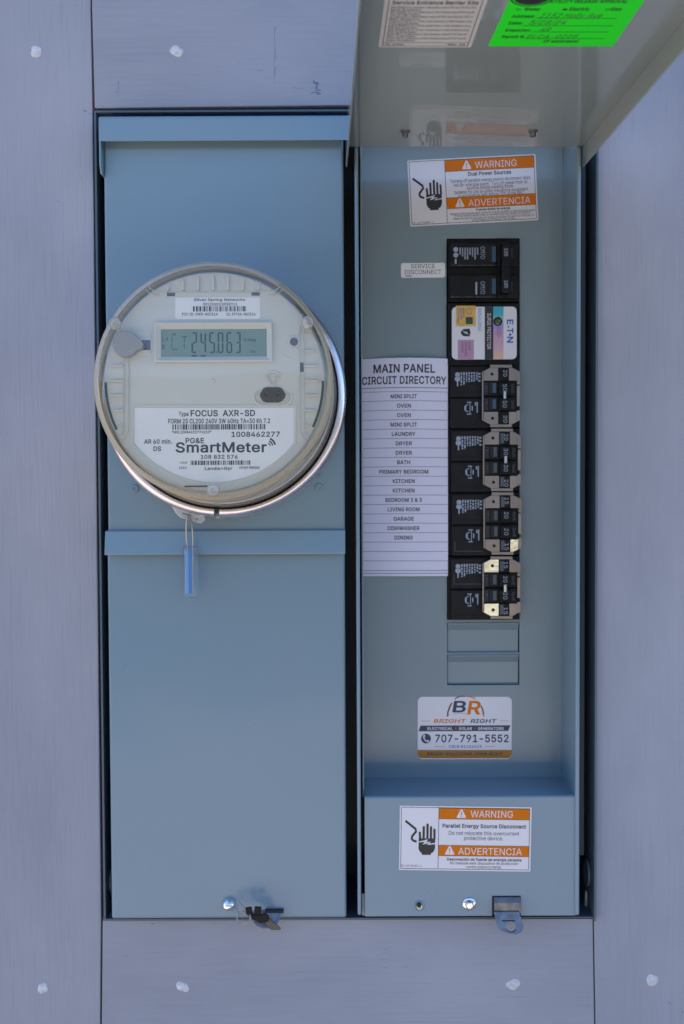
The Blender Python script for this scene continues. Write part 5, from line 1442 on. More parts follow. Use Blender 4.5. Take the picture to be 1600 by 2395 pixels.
# surge protector
B = brk_root('surge_protector', 'black surge protector with a white coloured label, below the 100 amp breaker', 'surge protector', 1131, 780)
B.zoom(1030, 540, 7.333)
a = B.rect(1047, 709, 1214.5, 855, -0.003)
MB().box(a[0], a[1], a[2], a[3], -0.029, -0.0012).build('body', M['black'], B, 0.0008)
a = B.zr(200, 1305, 1308, 2200)
rad = 80 * B.s / 7.333
lab = MB().prism(rrect(a[0], a[1], a[2], a[3], rad, 6), -0.0013, 0.0).build('face_label', M['vinyl'], B)


def zbox(r, name, m, parent, X0, Y0, X1, Y1, z0, z1, **k):
    a_ = r.zr(X0, Y0, X1, Y1, z1)
    return MB().box(a_[0], a_[1], a_[2], a_[3], z0, z1).build(name, m, parent, **k)


zbox(B, 'black_stripe', M['ink'], lab, 762, 1306, 908, 2199, -0.0001, 0.00010)
zbox(B, 'hologram_strip', M['holo'], lab, 909, 1306, 1083, 2199, -0.0001, 0.00010)
zbox(B, 'gold_seal', M['gold'], lab, 266, 1285, 606, 1632, -0.0001, 0.00012)
zbox(B, 'pink_patch', M['pink'], lab, 300, 1870, 575, 2198, -0.0001, 0.00010)
zbox(B, 'green_square', M['dgreen'], lab, 436, 1478, 556, 1600, 0.0001, 0.00020)
c = B.zp(984, 1555)
k7 = B.s / 7.333
MB().lathe([(74 * k7, 0.0), (74 * k7, 0.0008), (60 * k7, 0.0008), (56 * k7, 0.0004), (40 * k7, 0.0007), (0, 0.0009)], 28, c).build('indicator_lamp', M['led'], B)
MB().plate(circ(*c, 74 * k7, 28), [circ(*c, 58 * k7, 28)], 0.0001, 0.0010).build('lamp_ring', M['black'], B)
tx = MB()
B.zvt(tx, 'SURGE PROTECTOR', 803, 868, 1415, 2025, 0.00017, 0)
bx = B.zp(440, 1745)
tx.prism([B.zp(x, y) for x, y in ((380, 1705), (405, 1730), (440, 1738), (420, 1718), (450, 1735), (490, 1785), (455, 1762), (430, 1750), (448, 1768), (400, 1740))], 0.0001, 0.0002)
tx.build('white_lettering', M['vinyl'], lab)
tx = MB()
B.zvt(tx, 'E', 1147, 1252, 1520, 1605, 0.00012, 1)
B.zvt(tx, 'T', 1147, 1252, 1668, 1752, 0.00012, 1)
B.zvt(tx, 'N', 1147, 1252, 1815, 1918, 0.00012, 1)
for cy, r_ in ((1645, 15), (1780, 22)):
    q = B.zp(1165 if cy < 1700 else 1197, cy)
    tx.cyl(q[0], q[1], r_ * k7, 0, 0.00012, 14)
tx.build('blue_lettering', M['blueink'], lab)
tx = MB()
B.zvt(tx, 'BRNSURGE', 645, 705, 1330, 1718, 0.00012, 0)
vb = MB()
tx.build('slate_lettering', M['teal'], lab)
vbars(B, vb, 960, 1050, 3, 1640, 1900, 0.00016, 8)
vbars(B, vb, 350, 530, 3, 1905, 2150, 0.00016, 9)
vbars(B, vb, 290, 420, 3, 1320, 1590, 0.0002, 10)
vb.plate(circ(*B.zp(495, 1375), 52 * k7, 20), [circ(*B.zp(495, 1375), 42 * k7, 20)], 0.0001, 0.0002)
vbo = vb.build('fine_print', mat('faded_print', (0.24, 0.15, 0.22), 0.6), lab)
vbo['kind'] = 'stuff'
sh2 = MB().prism([B.zp(x, y) for x, y in ((345, 1745), (385, 1690), (420, 1682), (505, 1678), (505, 1705), (520, 1745), (505, 1785), (505, 1810), (415, 1808), (380, 1795))], -0.0001, 0.0001)
sh2.build('shield_mark', M['ink'], lab)

# quad breakers: zoomed-view 2.613 coordinates of the first one, moved down for the others
AMPS = [('20', '50', '50', '20', True, 0, 'with a 50 amp pair, directly below the surge protector', ()),
        ('20', '30', '30', '20', True, 391, 'with a 30 amp pair, second below the surge protector', ()),
        ('15', '20', '20', '15', False, 780, 'with a 20 amp pair, third below the surge protector', (3,)),
        ('15', '20', '20', '15', True, 1172, 'with a 20 amp pair, lowest of the row', (0, 2))]
yz = mat('brace_zinc_lit', (0.50, 0.53, 0.47), 0.22, 1.0, bump=0.2, bscale=350, var=0.2, vscale=120)  # lighter copy of the brace metal, ground reflection put into its colour
for qi, (t0_, t1_, t2_, t3_, pin, dY, desc, bright) in enumerate(AMPS):
    dx = (0, 6, 9, 3)[qi]
    cyp = 820 + (278 + dY) / 2.613
    B = brk_root('quad_breaker', 'black four pole quad breaker ' + desc, 'circuit breaker', 1131, cyp, group='quad breakers stacked in the panel')
    B.zoom(800 + dx / 2.613, 820 + dY / 2.613, 2.613)
    q26 = B.s / 2.613
    a = B.rect(1047, cyp - 73.5, 1214.5, cyp + 73.5, -0.004)
    MB().box(a[0], a[1], a[2], a[3], -0.029, -0.0035).build('body', M['black'], B, 0.0006)
    for pi, (Y0, Y1) in enumerate(((98, 283), (292, 474))):
        a = B.zr(662, Y0, 905, Y1)
        pf = MB().box(a[0], a[1], a[2], a[3], -0.0036, 0.0).build('pole_face', M['black2'], B, 0.0006)
        st_ = MB()
        st_.prism([B.zp(x, y) for x, y in ((680, Y0 + 0.52 * (Y1 - Y0)), (683, Y0 + 0.52 * (Y1 - Y0)), (683, Y1 - 30), (850, Y1 - 30), (850, Y1 - 27), (680, Y1 - 27))], -0.0001, 0.00025)
        st_.build('moulded_line', M['edge_dust'] if (qi, pi) in ((2, 1), (3, 0)) else M['black'], pf)
        tx = MB()
        if pi == 0:
            vbars(B, tx, 722, 832, 7, 132, 212, 0.0001, 20)
            for cy, r_ in ((147, 15), (173, 17)):
                c = B.zp(706, cy)
                tx.cyl(c[0], c[1], r_ * q26, 0, 0.0001, 16)
            a = B.zr(702, 190, 710, 218)
            tx.box(a[0], a[1], a[2], a[3], 0, 0.0001)
            for yy in (136, 155, 178):
                a = B.zr(832, yy, 847, yy + 12)
                tx.box(a[0], a[1], a[2], a[3], 0, 0.0001)
        else:
            for X0, Y0_, X1, Y1_ in ((764, 313, 790, 319), (780, 317, 784, 388), (764, 385, 790, 391), (748, 338, 755, 366), (792, 338, 799, 366), (758, 330, 764, 336), (758, 366, 764, 374), (764, 328, 772, 333), (764, 370, 772, 375), (755, 334, 759, 371), (823, 314, 830, 380), (812, 316, 820, 336)):
                a = B.zr(X0, Y0_, X1, Y1_)
                tx.box(a[0], a[1], a[2], a[3], 0, 0.0001)
        tx.build('lettering', M['print_b'], pf)
    # centre switch block standing through the brace
    for pi, (Y0, Y1) in enumerate(((184, 276), (281, 373))):
        a = B.zr(862, Y0, 1068, Y1, 0.003)
        sw = MB().box(a[0], a[1], a[2], a[3], -0.003, 0.0032).build('switch', M['black'], B, 0.0005)
        a = B.zr(900, Y0 + 12, 922, Y1 - 14, 0.0032)
        MB().box(a[0], a[1], a[2], a[3], 0.001, 0.00326).build('toggle_slot', M['void'], sw)
        a = B.zr(920, Y0 + 14, 943, Y1 - 18, 0.0036)
        MB().box(a[0], a[1], a[2], a[3], 0.001, 0.0038).build('toggle_window', M['bluewin'] if qi == 0 else M['greywin'], sw, 0.0003)
        a = B.zr(960, Y0 + 8, 1028, Y1 - 6, 0.006)
        hd = MB().extx([(0.003, a[2]), (0.0062, a[2] + 0.0004), (0.0062, a[3] - 0.0004), (0.003, a[3])][::-1], a[0], a[1]).build('handle', M['black'], sw, 0.0006)
        tx = MB()
        B.zvt(tx, (t1_, t2_)[pi], 983, 1008, (206, 306)[pi], (246, 348)[pi], 0.00632, 0)
        tx.build('lettering', M['print_b'], hd)
        tx = MB()
        B.zvt(tx, 'On/I', 1022, 1042, Y0 + 22, Y1 - 18, 0.0033 if False else 0.0064, 0) if False else B.zvt(tx, 'On/I', 1034, 1052, Y0 + 22, Y1 - 18, 0.0033, 0)
        B.zvt(tx, 'Off/O', 870, 890, Y0 + 14, Y1 - 12, 0.0033, 0)
        tx.build('lettering', M['print_dim'], sw)
    for ti, (Y0, Y1, s_, N0, N1) in enumerate(((106, 184, t0_, 118, 158), (373, 448, t3_, 397, 440))):
        a = B.zr(957, Y0, 1018, Y1, 0.004)
        sw = MB().box(a[0], a[1], a[2], a[3], -0.002, 0.0048).build('handle', M['black'], B, 0.0006)
        if qi:
            a = B.zr(962, Y0 + 8, 984, Y1 - 8, 0.0048)
            MB().box(a[0], a[1], a[2], a[3], 0.004, 0.00488).build('handle_face', M['greywin'], sw)
        tx = MB()
        B.zvt(tx, s_, 986, 1010, N0, N1, 0.00496, 0)
        tx.build('lettering', M['print_b'], sw)
    # brace of zinc plated steel round the switches
    br_ = MB()
    Z0, Z1 = 0.0034, 0.0044
    def zpl(mb, pts, z0=Z0, z1=Z1):
        mb.prism([B.zp(x, y, z1) for x, y in pts], z0, z1)
    zpl(br_, [(855, 130), (865, 124), (865, 430), (855, 424)])
    zpl(br_, [(1068, 118), (1090, 130), (1090, 195), (1068, 195)])
    zpl(br_, [(1068, 365), (1090, 365), (1090, 425), (1068, 436)])
    zpl(br_, [(1069, 214), (1088, 214), (1088, 340), (1069, 340)], Z0 + 0.0012, Z1 + 0.0012)
    zpl(br_, [(1070, 188), (1090, 188), (1088, 206), (1068, 206)], Z0 + 0.001, Z1 + 0.0017)
    zpl(br_, [(905, 104), (1040, 104), (1040, 86), (905, 86)], Z0 - 0.002, Z0 + 0.0004)
    zpl(br_, [(905, 450), (1040, 450), (1040, 468), (905, 468)], Z0 - 0.002, Z0 + 0.0004)
    brace = br_.build('brace', M['bracem'], B, 0.0002)
    tabs = [([(866, 124), (905, 104), (955, 104), (955, 183), (866, 183)], (917, 143)),
            ([(1020, 104), (1040, 104), (1068, 118), (1068, 183), (1020, 183)], None),
            ([(866, 374), (955, 374), (955, 450), (905, 450), (866, 430)], (921, 413)),
            ([(1020, 374), (1068, 374), (1068, 436), (1040, 450), (1020, 450)], None)]
    for k, (pts, hole) in enumerate(tabs):
        tbm = MB()
        hl = []
        if hole:
            c = B.zp(*hole, Z1)
            hl = [circ(c[0], c[1], 9.5 * q26, 16)]
            MB().cyl(c[0], c[1], 9.4 * q26, Z0, Z0 + 0.0002, 16).build('brace_hole', M['void'], B)
        tbm.plate([B.zp(x, y, Z1) for x, y in pts], hl, Z0, Z1)
        if k in bright:                       # bent a little; glare of the bright ground painted in by paler metal
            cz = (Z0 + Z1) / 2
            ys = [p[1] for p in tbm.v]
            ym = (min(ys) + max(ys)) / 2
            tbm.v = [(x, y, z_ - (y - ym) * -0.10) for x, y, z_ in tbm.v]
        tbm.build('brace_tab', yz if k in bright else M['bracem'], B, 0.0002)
    if pin:
        c = B.zp(988, 275)
        pm = MB()
        pm.tube([(c[0], c[1] - 22 * q26, 0.0066), (c[0], c[1] + 22 * q26, 0.0066)], 12.5 * q26, 16)
        pm.build('tie_pin', M['steel'], B)

# ---------------------------------------------------------------- stickers
# template in the lower sticker's zoomed view (920, 1870, 4.612)
WIRE_T = [(122, 234), (232, 322), (238, 350), (196, 404), (192, 430), (208, 450), (246, 462)]
PALM_T = [(268, 425), (448, 425), (448, 520), (440, 555), (425, 577), (404, 588), (404, 606), (305, 606), (305, 588), (283, 572), (268, 540)]
FING_T = [((322, 300), (322, 432), 25), ((363, 272), (363, 432), 25), ((401, 300), (401, 432), 24), ((438, 327), (440, 432), 24), ((279, 362), (284, 432), 24)]
BOLT_T = [[(264, 462), (372, 434), (352, 462), (400, 460), (372, 482), (448, 472), (448, 486), (358, 496), (384, 474), (310, 492), (335, 460), (264, 470)]]


def make_warning(label, px, py, Y, rot, zm, box, split, bands, heads, texts, small):
    r = Root('warning_label', label, 'warning label', px, py, Y, rot=rot)
    r.zoom(*zm)
    X0, Y0, X1, Y1 = box
    a_ = r.zr(X0, Y0, X1, Y1)
    uu = r.s / zm[2]
    MB().prism(rrect(a_[0], a_[1], a_[2], a_[3], 14 * uu), -0.0003, 0.0).build('sticker', M['vinyl'], r)
    z1_, z2_, z3_ = EPS, 2 * EPS, 3.2 * EPS
    cx, cy = (a_[0] + a_[1]) / 2, (a_[2] + a_[3]) / 2
    LX = lambda X: cx + (X - (X0 + X1) / 2) * uu
    LY = lambda Y_: cy - (Y_ - (Y0 + Y1) / 2) * uu
    for (b0, b1) in bands:
        MB().box(LX(split), LX(X1 - 22), LY(b1), LY(b0), 0, z1_).build('orange_band', M['orange'], r)
    ink = MB()
    l = 2.5 * uu
    fx0_, fx1_, fy0_, fy1_ = LX(X0 + 18), LX(X1 - 20), LY(Y1 - 18), LY(Y0 + 16)
    for q in ((fx0_, fx1_, fy1_ - l, fy1_ + l), (fx0_, fx1_, fy0_ - l, fy0_ + l), (fx0_ - l, fx0_ + l, fy0_, fy1_), (fx1_ - l, fx1_ + l, fy0_, fy1_), (LX(split) - l, LX(split) + l, fy0_, fy1_)):
        ink.box(*q, 0, z2_)
    for b in bands:
        for yy in b:
            ink.box(LX(split), fx1_, LY(yy) - l * 0.7, LY(yy) + l * 0.7, 0, z2_ * 0.97)
    for (s_, xa, xb, yb_, cap, tcx, tcy, sz) in heads:
        MB().text(s_, LX((xa + xb) / 2), LY(yb_), (xb - xa) * uu, cap * uu, z2_).build('heading', M['vinyl'], r)
        tri_ = [(tcx, tcy - 48 * sz), (tcx + 9, tcy - 44 * sz), (tcx + 52 * sz, tcy + 40 * sz), (tcx + 46 * sz, tcy + 48 * sz), (tcx - 46 * sz, tcy + 48 * sz), (tcx - 52 * sz, tcy + 40 * sz), (tcx - 9, tcy - 44 * sz)]
        at_ = MB().prism([(LX(x), LY(y)) for x, y in tri_], 0, z2_).build('alert_triangle', M['vinyl'], r)
        o_ = MB()
        o_.box(LX(tcx - 5), LX(tcx + 5), LY(tcy + 16), LY(tcy - 22), z2_, z3_)
        o_.box(LX(tcx - 5), LX(tcx + 5), LY(tcy + 36), LY(tcy + 24), z2_, z3_)
        o_.build('alert_mark', M['orange'], at_)
    for (s_, xa, xb, yb_, cap, bold) in texts:
        ink.text(s_, LX((xa + xb) / 2), LY(yb_), (xb - xa) * uu, cap * uu, z2_, bold)
    # hand and wire
    dX, dY, k = small
    T_ = lambda x, y: (LX(dX + (x - 122) * k), LY(dY + (y - 234) * k))
    MB().stroke([T_(*q) for q in WIRE_T], 25 * uu * k, 0, z2_).build('cable_symbol', M['ink'], r)
    hd_ = MB()
    hd_.prism([T_(*q) for q in PALM_T], 0, z2_ * 1.02)
    for pa, pb, w in FING_T:
        hd_.stroke([T_(*pa), T_(*pb)], w * uu * k, 0, z2_ * 0.98)
        c_ = T_(*pa)
        hd_.cyl(c_[0], c_[1], w * uu * k / 2, 0, z2_ * 1.04, 12)
    hd_ = hd_.build('hand_symbol', M['ink'], r)
    for q in BOLT_T:
        MB().prism([T_(*p) for p in q], 0, z3_).build('spark_symbol', M['vinyl'], hd_)
    ink.build('black_lettering', M['ink'], r)
    return r


make_warning('orange and white warning label on the lower wiring cover, Parallel Energy Source Disconnect', 920 + 774 / 4.612, 1870 + 423 / 4.612, -0.0003, -0.75, (920, 1870, 4.612),
             (58, 68, 1494, 777), 484, ((88, 208), (497, 614)),
             [('WARNING', 830, 1290, 184, 72, 730, 146, 1.0), ('ADVERTENCIA', 702, 1396, 597, 74, 608, 552, 1.0)],
             [('Parallel Energy Source Disconnect', 526, 1436, 302, 42, 1), ('Do not relocate this overcurrent', 596, 1362, 381, 42, 0), ('protective device.', 764, 1188, 436, 42, 0),
              ('Desconexión de fuente de energia paralela', 582, 1392, 665, 30, 1), ('No traslade este dispositivo de protección', 616, 1356, 706, 30, 0), ('contra sobrecorriente.', 792, 1178, 747, 30, 0),
              ('30-46738 REV. 1', 78, 300, 738, 20, 0)], (122, 234, 1.0))
make_warning('orange and white warning label tilted on the dead front under the lid, Dual Power Sources', 940 + 770 / 4.612, 350 + 440 / 4.612, 0.0547, 2.9, (940, 350, 4.612),
             (80, 88, 1452, 790), 478, ((106, 228), (505, 622)),
             [('WARNING', 800, 1246, 205, 70, 712, 166, 0.95), ('ADVERTENCIA', 712, 1376, 606, 70, 620, 563, 0.95)],
             [('Dual Power Sources', 722, 1184, 283, 40, 1), ('Turning off parallel energy source disconnect does', 528, 1386, 349, 36, 0), ('not de-energize panel.  Turn off power from all', 566, 1352, 393, 36, 0),
              ('sources before working inside.', 704, 1210, 430, 36, 0), ('Suitable for use as utility interactive equipment', 566, 1356, 470, 36, 0), ('in accordance with Article 705 of the NEC.', 608, 1318, 508, 36, 0),
              ('Fuentes dobles de energía', 792, 1154, 657, 26, 1), ('Apagar la desconexión de la fuente de energía paralela no desenergiza el panel.', 514, 1424, 690, 24, 0), ('Corte la energía desde todas las fuentes antes de trabajar en el interior.', 556, 1386, 714, 24, 0),
              ('Adecuado para el uso como un equipo interactivo de servicios públicos, en', 540, 1410, 742, 24, 0), ('conformidad con el Artículo 705 de NEC.', 742, 1214, 766, 24, 0), ('30-46738 REV. 1', 104, 330, 764, 20, 0)], (128, 282, 0.93))

# service disconnect label
r = Root('service_label', 'small white label reading SERVICE DISCONNECT beside the main breaker', 'label', 990, 632, 0.0547, rot=0.5)
r.zoom(800, 340, 2.613)
a = r.zr(361, 719, 629, 808)
MB().prism(rrect(a[0], a[1], a[2], a[3], 11 * r.s / 2.613), -0.0003, 0).build('sticker', M['label'], r)
tx = MB()
r.zt(tx, 'SERVICE', 421, 568, 751, 26, EPS)
r.zt(tx, 'DISCONNECT', 385, 606, 787, 26, EPS)
q = r.zr(388, 796, 426, 801)
tx.box(q[0], q[1], q[2], q[3], 0, EPS)
tx.build('lettering', M['ink'], r)

# contractor sticker
r = Root('contractor_sticker', 'white and orange business sticker with a phone number at the foot of the dead front', 'sticker', 1087, 1703, 0.0547, rot=0)
r.zoom(960, 1610, 6.03)
ku = r.s / 6.03
a = r.zr(98, 113, 1434, 1006)
r2 = rrect(a[0], a[1], a[2], a[3], 70 * ku, 6)
MB().prism(r2, -0.0003, 0).build('sticker', M['vinyl'], r)
E1, E2 = EPS, 2 * EPS
# band along the foot, its lower corners rounded
yb0, yb1 = r.zp(700, 985)[1], r.zp(700, 868)[1]
xl, xr = a[0] + 0.00001, a[1] - 0.00001
bp = [(xl, yb1), (xr, yb1)] + [(xr - 60 * ku + 60 * ku * math.cos(R(-b_)), yb0 + 60 * ku - 60 * ku * math.sin(R(b_))) for b_ in range(0, 91, 15)] + [(xl + 60 * ku - 60 * ku * math.sin(R(b_)), yb0 + 60 * ku - 60 * ku * math.cos(R(b_))) for b_ in range(0, 91, 15)]
MB().prism(bp, 0, E1).build('orange_band', M['amber'], r)
nv, og, wh, tl = MB(), MB(), MB(), MB()
nv.prism([r.zp(x, y) for x, y in ((140, 525), (1410, 520), (1380, 600), (115, 606))], 0, E1)
r.zt(wh, 'ELECTRICAL', 240, 598, 584, 38, E2, 1)
r.zt(wh, 'SOLAR', 680, 872, 584, 38, E2, 1)
r.zt(wh, 'GENERATORS', 950, 1315, 584, 38, E2, 1)
for X in (640, 910):
    c = r.zp(X, 564)
    og.cyl(c[0], c[1], 11 * ku, 0, E2, 12)
r.zt(nv, '707-791-5552', 345, 1390, 757, 108, E1, 1)
c = r.zp(220, 708)
nv.cyl(c[0], c[1], 70 * ku, 0, E1, 32)
hs_ = MB()
hs_.stroke([r.zp(x, y) for x, y in ((188, 672), (186, 690), (198, 716), (216, 738), (240, 752), (256, 748))], 16 * ku, E1, E2)
for x, y in ((194, 672), (250, 744)):
    c = r.zp(x, y)
    hs_.cyl(c[0], c[1], 16 * ku, E1, E2 * 1.05, 12)
hs_.build('phone_symbol', M['vinyl'], r)
r.zt(tl, 'CSLB #1156335', 540, 1008, 838, 38, E1, 1)
r.zt(nv, 'BRIGHT SOLUTIONS, DONE RIGHT', 228, 1312, 944, 40, E2, 1)
r.zt(og, 'BRIGHT', 325, 772, 486, 54, E1, 1, 0, 0.3)
r.zt(nv, 'RIGHT', 845, 1205, 486, 54, E1, 1, 0, 0.3)
for X0, X1, Y in ((150, 272, 461), (1265, 1384, 457), (345, 490, 822), (1050, 1190, 818)):
    q = r.zr(X0, Y - 3, X1, Y + 3)
    og.box(q[0], q[1], q[2], q[3], 0, E1)
r.zt(nv, 'B', 590, 775, 334, 160, E1, 1, 0, 0.16)
r.zt(og, 'R', 800, 985, 362, 188, E1, 1, 0, 0.16)
nv.stroke([r.zp(x, y) for x, y in ((524, 396), (530, 330), (550, 262), (580, 200))], 24 * ku, 0, E1, 10 * ku)
nv.stroke([r.zp(x, y) for x, y in ((625, 152), (665, 126), (715, 110), (760, 113))], 16 * ku, 0, E1, 8 * ku)
nv.stroke([r.zp(x, y) for x, y in ((995, 245), (1012, 290), (1022, 340), (1026, 380))], 18 * ku, 0, E1, 8 * ku)
og.stroke([r.zp(x, y) for x, y in ((545, 320), (562, 262), (592, 208))], 10 * ku, 0, E1, 14 * ku)
og.stroke([r.zp(x, y) for x, y in ((740, 120), (800, 114), (860, 122), (915, 148))], 8 * ku, 0, E1 * 1.1, 16 * ku)
og.stroke([r.zp(x, y) for x, y in ((1012, 262), (1034, 320), (1036, 400))], 8 * ku, 0, E1 * 1.1, 16 * ku)
og.stroke([r.zp(x, y) for x, y in ((610, 366), (680, 352), (750, 352), (815, 366))], 6 * ku, 0, E1)
nv.build('navy_print', M['navy'], r)
og.build('orange_print', M['orange'], r)
wh.build('white_print', M['vinyl'], r)
tl.build('teal_print', M['teal'], r)

# circuit directory sheet, bowed a little off the metal
r = Root('circuit_directory', 'lavender tinted paper sheet headed MAIN PANEL CIRCUIT DIRECTORY', 'paper sheet', 947.5, 1092, 0.0515, rot=0.2)
a = r.rect(847.5, 839, 1048, 1348)
dw, dh = a[1] - a[0], a[3] - a[2]


def bow(p):
    u_, v_ = (p[0] - a[0]) / dw, (p[1] - a[2]) / dh
    z_ = -0.0030 + 0.0038 * math.sin(PI * min(max(u_, 0), 1)) * (0.35 + 0.65 * v_ ** 2) + 0.0018 * u_ + 0.0007 * math.sin(v_ * 7) * u_
    return (p[0], p[1] + 0.0006 * math.sin(PI * u_) * v_, p[2] + z_)


nx, ny = 16, 28
vv, ff = [], []
for zz in (0.0, -0.00018):
    for j in range(ny + 1):
        for i in range(nx + 1):
            vv.append(bow((a[0] + dw * i / nx, a[2] + dh * j / ny, zz)))
st = nx + 1
N = st * (ny + 1)
for j in range(ny):
    for i in range(nx):
        k = j * st + i
        ff.append((k, k + 1, k + 1 + st, k + st))
        ff.append((N + k, N + k + st, N + k + 1 + st, N + k + 1))
for i in range(nx):
    ff.append((i, N + i, N + i + 1, i + 1))
    k = ny * st + i
    ff.append((k, k + 1, N + k + 1, N + k))
for j in range(ny):
    k = j * st
    ff.append((k, k + st, N + k + st, N + k))
    k = j * st + nx
    ff.append((k, N + k, N + k + st, k + st))
MB().add(vv, ff, True).build('sheet', M['paper'], r)
r.zoom(800, 820, 2.613)
tz = 0.00008
T, Ls = MB(), MB()
r.zt(T, 'MAIN PANEL', 193, 568, 137, 50, tz, 1, fn=bow)
r.zt(T, 'CIRCUIT DIRECTORY', 123, 638, 206, 46, tz, 1, fn=bow)
rows_ = [('MINI SPLIT', 298, 457), ('OVEN', 336, 420), ('OVEN', 336, 420), ('MINI SPLIT', 297, 458), ('LAUNDRY', 305, 449), ('DRYER', 329, 428), ('DRYER', 329, 428), ('BATH', 338, 417),
         ('PRIMARY BEDROOM', 228, 528), ('KITCHEN', 311, 444), ('KITCHEN', 311, 444), ('BEDROOM 2 & 3', 266, 488), ('LIVING ROOM', 280, 474), ('GARAGE', 315, 439), ('DISHWASHER', 279, 474), ('DINING', 321, 432)]
for i, (s_, xa, xb) in enumerate(rows_):
    r.zt(T, s_, xa, xb, 294 + 57.4 * i, 23, tz, 1, fn=bow)
T.build('lettering', M['ink'], r)
ul = r.s / 2.613
for Y, w_ in [(230, 4), (254, 2.4)] + [(310 + 57.4 * i, 2.4) for i in range(18)] + [(1345, 3), (1362, 3)]:
    yy = r.zp(380, Y)[1]
    n_ = 24
    vs_ = []
    for i in range(n_ + 1):
        x = a[0] + dw * (0.004 + 0.992 * i / n_)
        vs_ += [bow((x, yy - w_ * ul / 2, tz)), bow((x, yy + w_ * ul / 2, tz))]
    Ls.add(vs_, [(2 * i, 2 * i + 2, 2 * i + 3, 2 * i + 1) for i in range(n_)])
Ls.build('ruled_lines', M['ink_soft'], r)

# stickers on the underside of the lid: local x right, y towards the viewer, z down
def lid_root(name, label, cat, px, py):
    x, d = lidhit(px, py)
    p = HP @ Vector(lidw(x, d, -0.0001))
    m3 = Matrix(((math.cos(LA), math.sin(LA), 0), (math.sin(LA), -math.cos(LA), 0), (0, 0, -1)))
    # columns: local x, local y, local z in world
    ux = Vector((math.cos(LA), math.sin(LA), 0))
    uy = Vector((math.sin(LA), -math.cos(LA), 0))
    uz = Vector((0, 0, -1))
    m4 = Matrix((ux, uy, uz)).transposed().to_4x4()
    m4.translation = p
    return Root(name, label, cat, matrix=m4)


r = lid_root('barrier_notice', 'white fine print notice stuck under the raised lid, left of the green card', 'label', 1010, 60)
bl_, br2 = r.hit(882, 109), r.hit(1100, 111)
tl_, tr_ = r.hit(903, 0), r.hit(1142, 0)
xw = (bl_[0] + tl_[0]) / 2, (br2[0] + tr_[0]) / 2
yb_ = (bl_[1] + br2[1]) / 2
yt_ = (tl_[1] + tr_[1]) / 2
ht = yt_ - yb_
MB().prism(rrect(xw[0], xw[1], yb_, yt_ + 0.022, 0.0015), -0.00005, 0.0002).build('sticker', M['vinyl_dim'], r)
ink = MB()
l = 0.0002
mg = 0.0022
z = 0.0003
for q in ((xw[0] + mg, xw[1] - mg, yb_ + mg, yb_ + mg + 2 * l), (xw[0] + mg, xw[1] - mg, yb_ + 0.0075, yb_ + 0.0075 + 2 * l), (xw[0] + mg, xw[0] + mg + 2 * l, yb_ + mg, yt_ + 0.02), (xw[1] - mg - 2 * l, xw[1] - mg, yb_ + mg, yt_ + 0.02), (xw[0] + mg, xw[1] - mg, yt_ + 0.0195, yt_ + 0.02)):
    ink.box(*q, z - EPS, z)
wd = xw[1] - xw[0]
ink.text('30-47784', xw[0] + mg + 0.007, yb_ + 0.0036, 0.011, 0.0024, z, 1)
ink.text('REV. 03', xw[1] - mg - 0.007, yb_ + 0.0036, 0.010, 0.0024, z, 1)
yt_title = r.hit(1020, 9)[1]
ink.text('Service Entrance Barrier Kits', (xw[0] + xw[1]) / 2, yt_title, wd * 0.84, 0.0046, z, 1)
FP = ['BRM-BARRIER Kit for Loadcenters or Main Breakers using EATON Type CSR, BW or BWH', 'Main Breakers', 'BRH-BARRIER for 1 Pole Loadcenters or Main Breakers using EATON Type BR', 'Type BRH Main Breakers',
      'for Loadcenters or Main Breakers using EATON Type CSR, BW, BWH or', 'Main Breakers', 'Single and 2 Pole for 2 or 3 Pole, 3 wire Loadcenters or Main Breakers using', 'EATON Type BJ Main Breakers', 'BJM BARRIER Kit for 2 Pole, Loadcenters or Main Breakers using',
      'EATON Type BJ (125) Main Breakers', 'BRM-BARRIER Kit for 2 Pole, Loadcenters or Main Breakers using', 'EATON Type BW Main Breakers', 'BTRM-BAR for Loadcenters or Main Breakers using EATON Type BR,', 'BWH or CC Main Breakers', 'BTRM-CSR for Loadcenters or Main Breakers using EATON Type BJ', 'Main Breakers']
top_, bot_ = yt_title - 0.0055, yb_ + 0.0098
for i, s_ in enumerate(FP):
    yy = top_ - (top_ - bot_) * i / (len(FP) - 1)
    full = len(s_) > 40
    w2 = wd * 0.84 if full else wd * 0.30
    ink.text(s_, xw[0] + mg + 0.0015 + w2 / 2 + 0.0004, yy, w2, 0.0027, z, 0)
ink.build('fine_print', M['ink_soft'], r)

r = lid_root('approval_card', 'fluorescent green utility release approval card stuck under the raised lid', 'inspection card', 1300, 60)
bl_, br2 = r.hit(1142, 107), r.hit(1433, 108)
tl_, tr_ = r.hit(1192, 0), r.hit(1507, 0)
yb_, yt_ = (bl_[1] + br2[1]) / 2, (tl_[1] + tr_[1]) / 2
hh_ = 0.042
kx0, kx1 = (tl_[0] - bl_[0]) / (yt_ - yb_), (tr_[0] - br2[0]) / (yt_ - yb_)
MB().prism([(bl_[0], yb_), (br2[0], yb_), (br2[0] + kx1 * (yt_ - yb_ + hh_), yt_ + hh_), (bl_[0] + kx0 * (yt_ - yb_ + hh_), yt_ + hh_)], -0.00005, 0.0002).build('card', M['fluo'], r)
T = MB()
z = 0.0003


def zt4(s_, X0, X1, Y, cap, bold=1, shear=0.0):
    """zoomed view (850, 0, 2.208); X0..X1 as seen on the baseline"""
    p0, p1 = r.hit(850 + X0 / 2.208, Y / 2.208, z), r.hit(850 + X1 / 2.208, Y / 2.208, z)
    T.text(s_, (p0[0] + p1[0]) / 2, p0[1], p1[0] - p0[0], cap, z, bold, 0, shear)


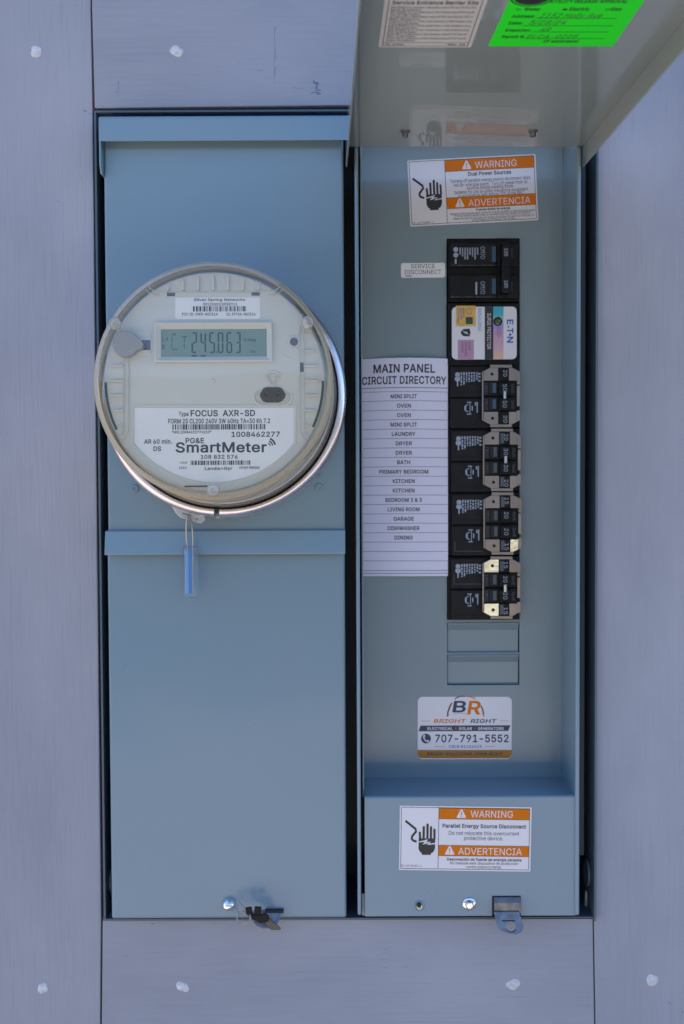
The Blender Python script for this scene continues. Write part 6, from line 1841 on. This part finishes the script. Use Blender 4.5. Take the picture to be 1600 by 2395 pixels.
cp = 0.0042
zt4('UTILITY RELEASE APPROVAL', 965, 1362, 15, cp)
zt4('Water', 828, 912, 55, cp)
zt4('Electric', 1062, 1166, 55, cp)
zt4('Gas', 1274, 1330, 55, cp)
zt4('Address:', 764, 882, 92, cp)
zt4('Date:', 748, 820, 127, cp)
zt4('Inspector:', 730, 862, 163, cp)
zt4('Permit #:', 714, 830, 197, cp)
zt4('(If applicable)', 928, 1108, 219, cp * 0.95)
H = MB()


def hand(s_, X0, X1, Y, cap, sh=0.25):
    p0, p1 = r.hit(850 + X0 / 2.208, Y / 2.208, z), r.hit(850 + X1 / 2.208, Y / 2.208, z)
    H.text(s_, (p0[0] + p1[0]) / 2, p0[1], p1[0] - p0[0], cap, z, 0, 0, sh)


hand('1152 Holly Ave', 905, 1222, 92, 0.0062)
hand('5/28/24', 850, 1036, 127, 0.0062)
hand('AR', 902, 956, 163, 0.0055)
hand('ELCA-0225', 840, 1095, 198, 0.0055)
for X0, X1, Y in ((886, 1308, 95), (826, 1292, 133), (866, 1264, 165), (832, 1245, 199)):
    p0, p1 = r.hit(850 + X0 / 2.208, Y / 2.208, z), r.hit(850 + X1 / 2.208, Y / 2.208, z)
    T.box(p0[0], p1[0], p0[1] - 0.00022, p0[1] + 0.00022, z - EPS, z)
for X in (788, 1028, 1248):
    p0, p1 = r.hit(850 + X / 2.208, 54 / 2.208, z), r.hit(850 + (X + 22) / 2.208, 54 / 2.208, z)
    s4 = p1[0] - p0[0]
    x_, y_ = p0[0], p0[1]
    q = [(x_, y_), (x_ + s4, y_), (x_ + s4, y_ + s4), (x_, y_ + s4)]
    i_ = s4 * 0.14
    qi_ = [(x_ + i_, y_ + i_), (x_ + s4 - i_, y_ + i_), (x_ + s4 - i_, y_ + s4 - i_), (x_ + i_, y_ + s4 - i_)]
    T.plate(q, [qi_], z - EPS, z)
    if X == 1028:
        H.stroke([(x_ + i_, y_ + i_), (x_ + s4 - i_, y_ + s4 - i_)], 0.0009, z - EPS, z)
        H.stroke([(x_ + i_, y_ + s4 - i_), (x_ + s4 - i_, y_ + i_)], 0.0009, z - EPS, z)
c = r.hit(1246, -6, z)
T.plate(circ(c[0], c[1], 0.0118, 36), [circ(c[0], c[1], 0.0108, 36)], z - EPS, z)
T.cyl(c[0], c[1], 0.0098, z - EPS, z, 36)
T.build('printed_lettering', M['ink'], r)
H.build('handwriting', M['ink_soft'], r)
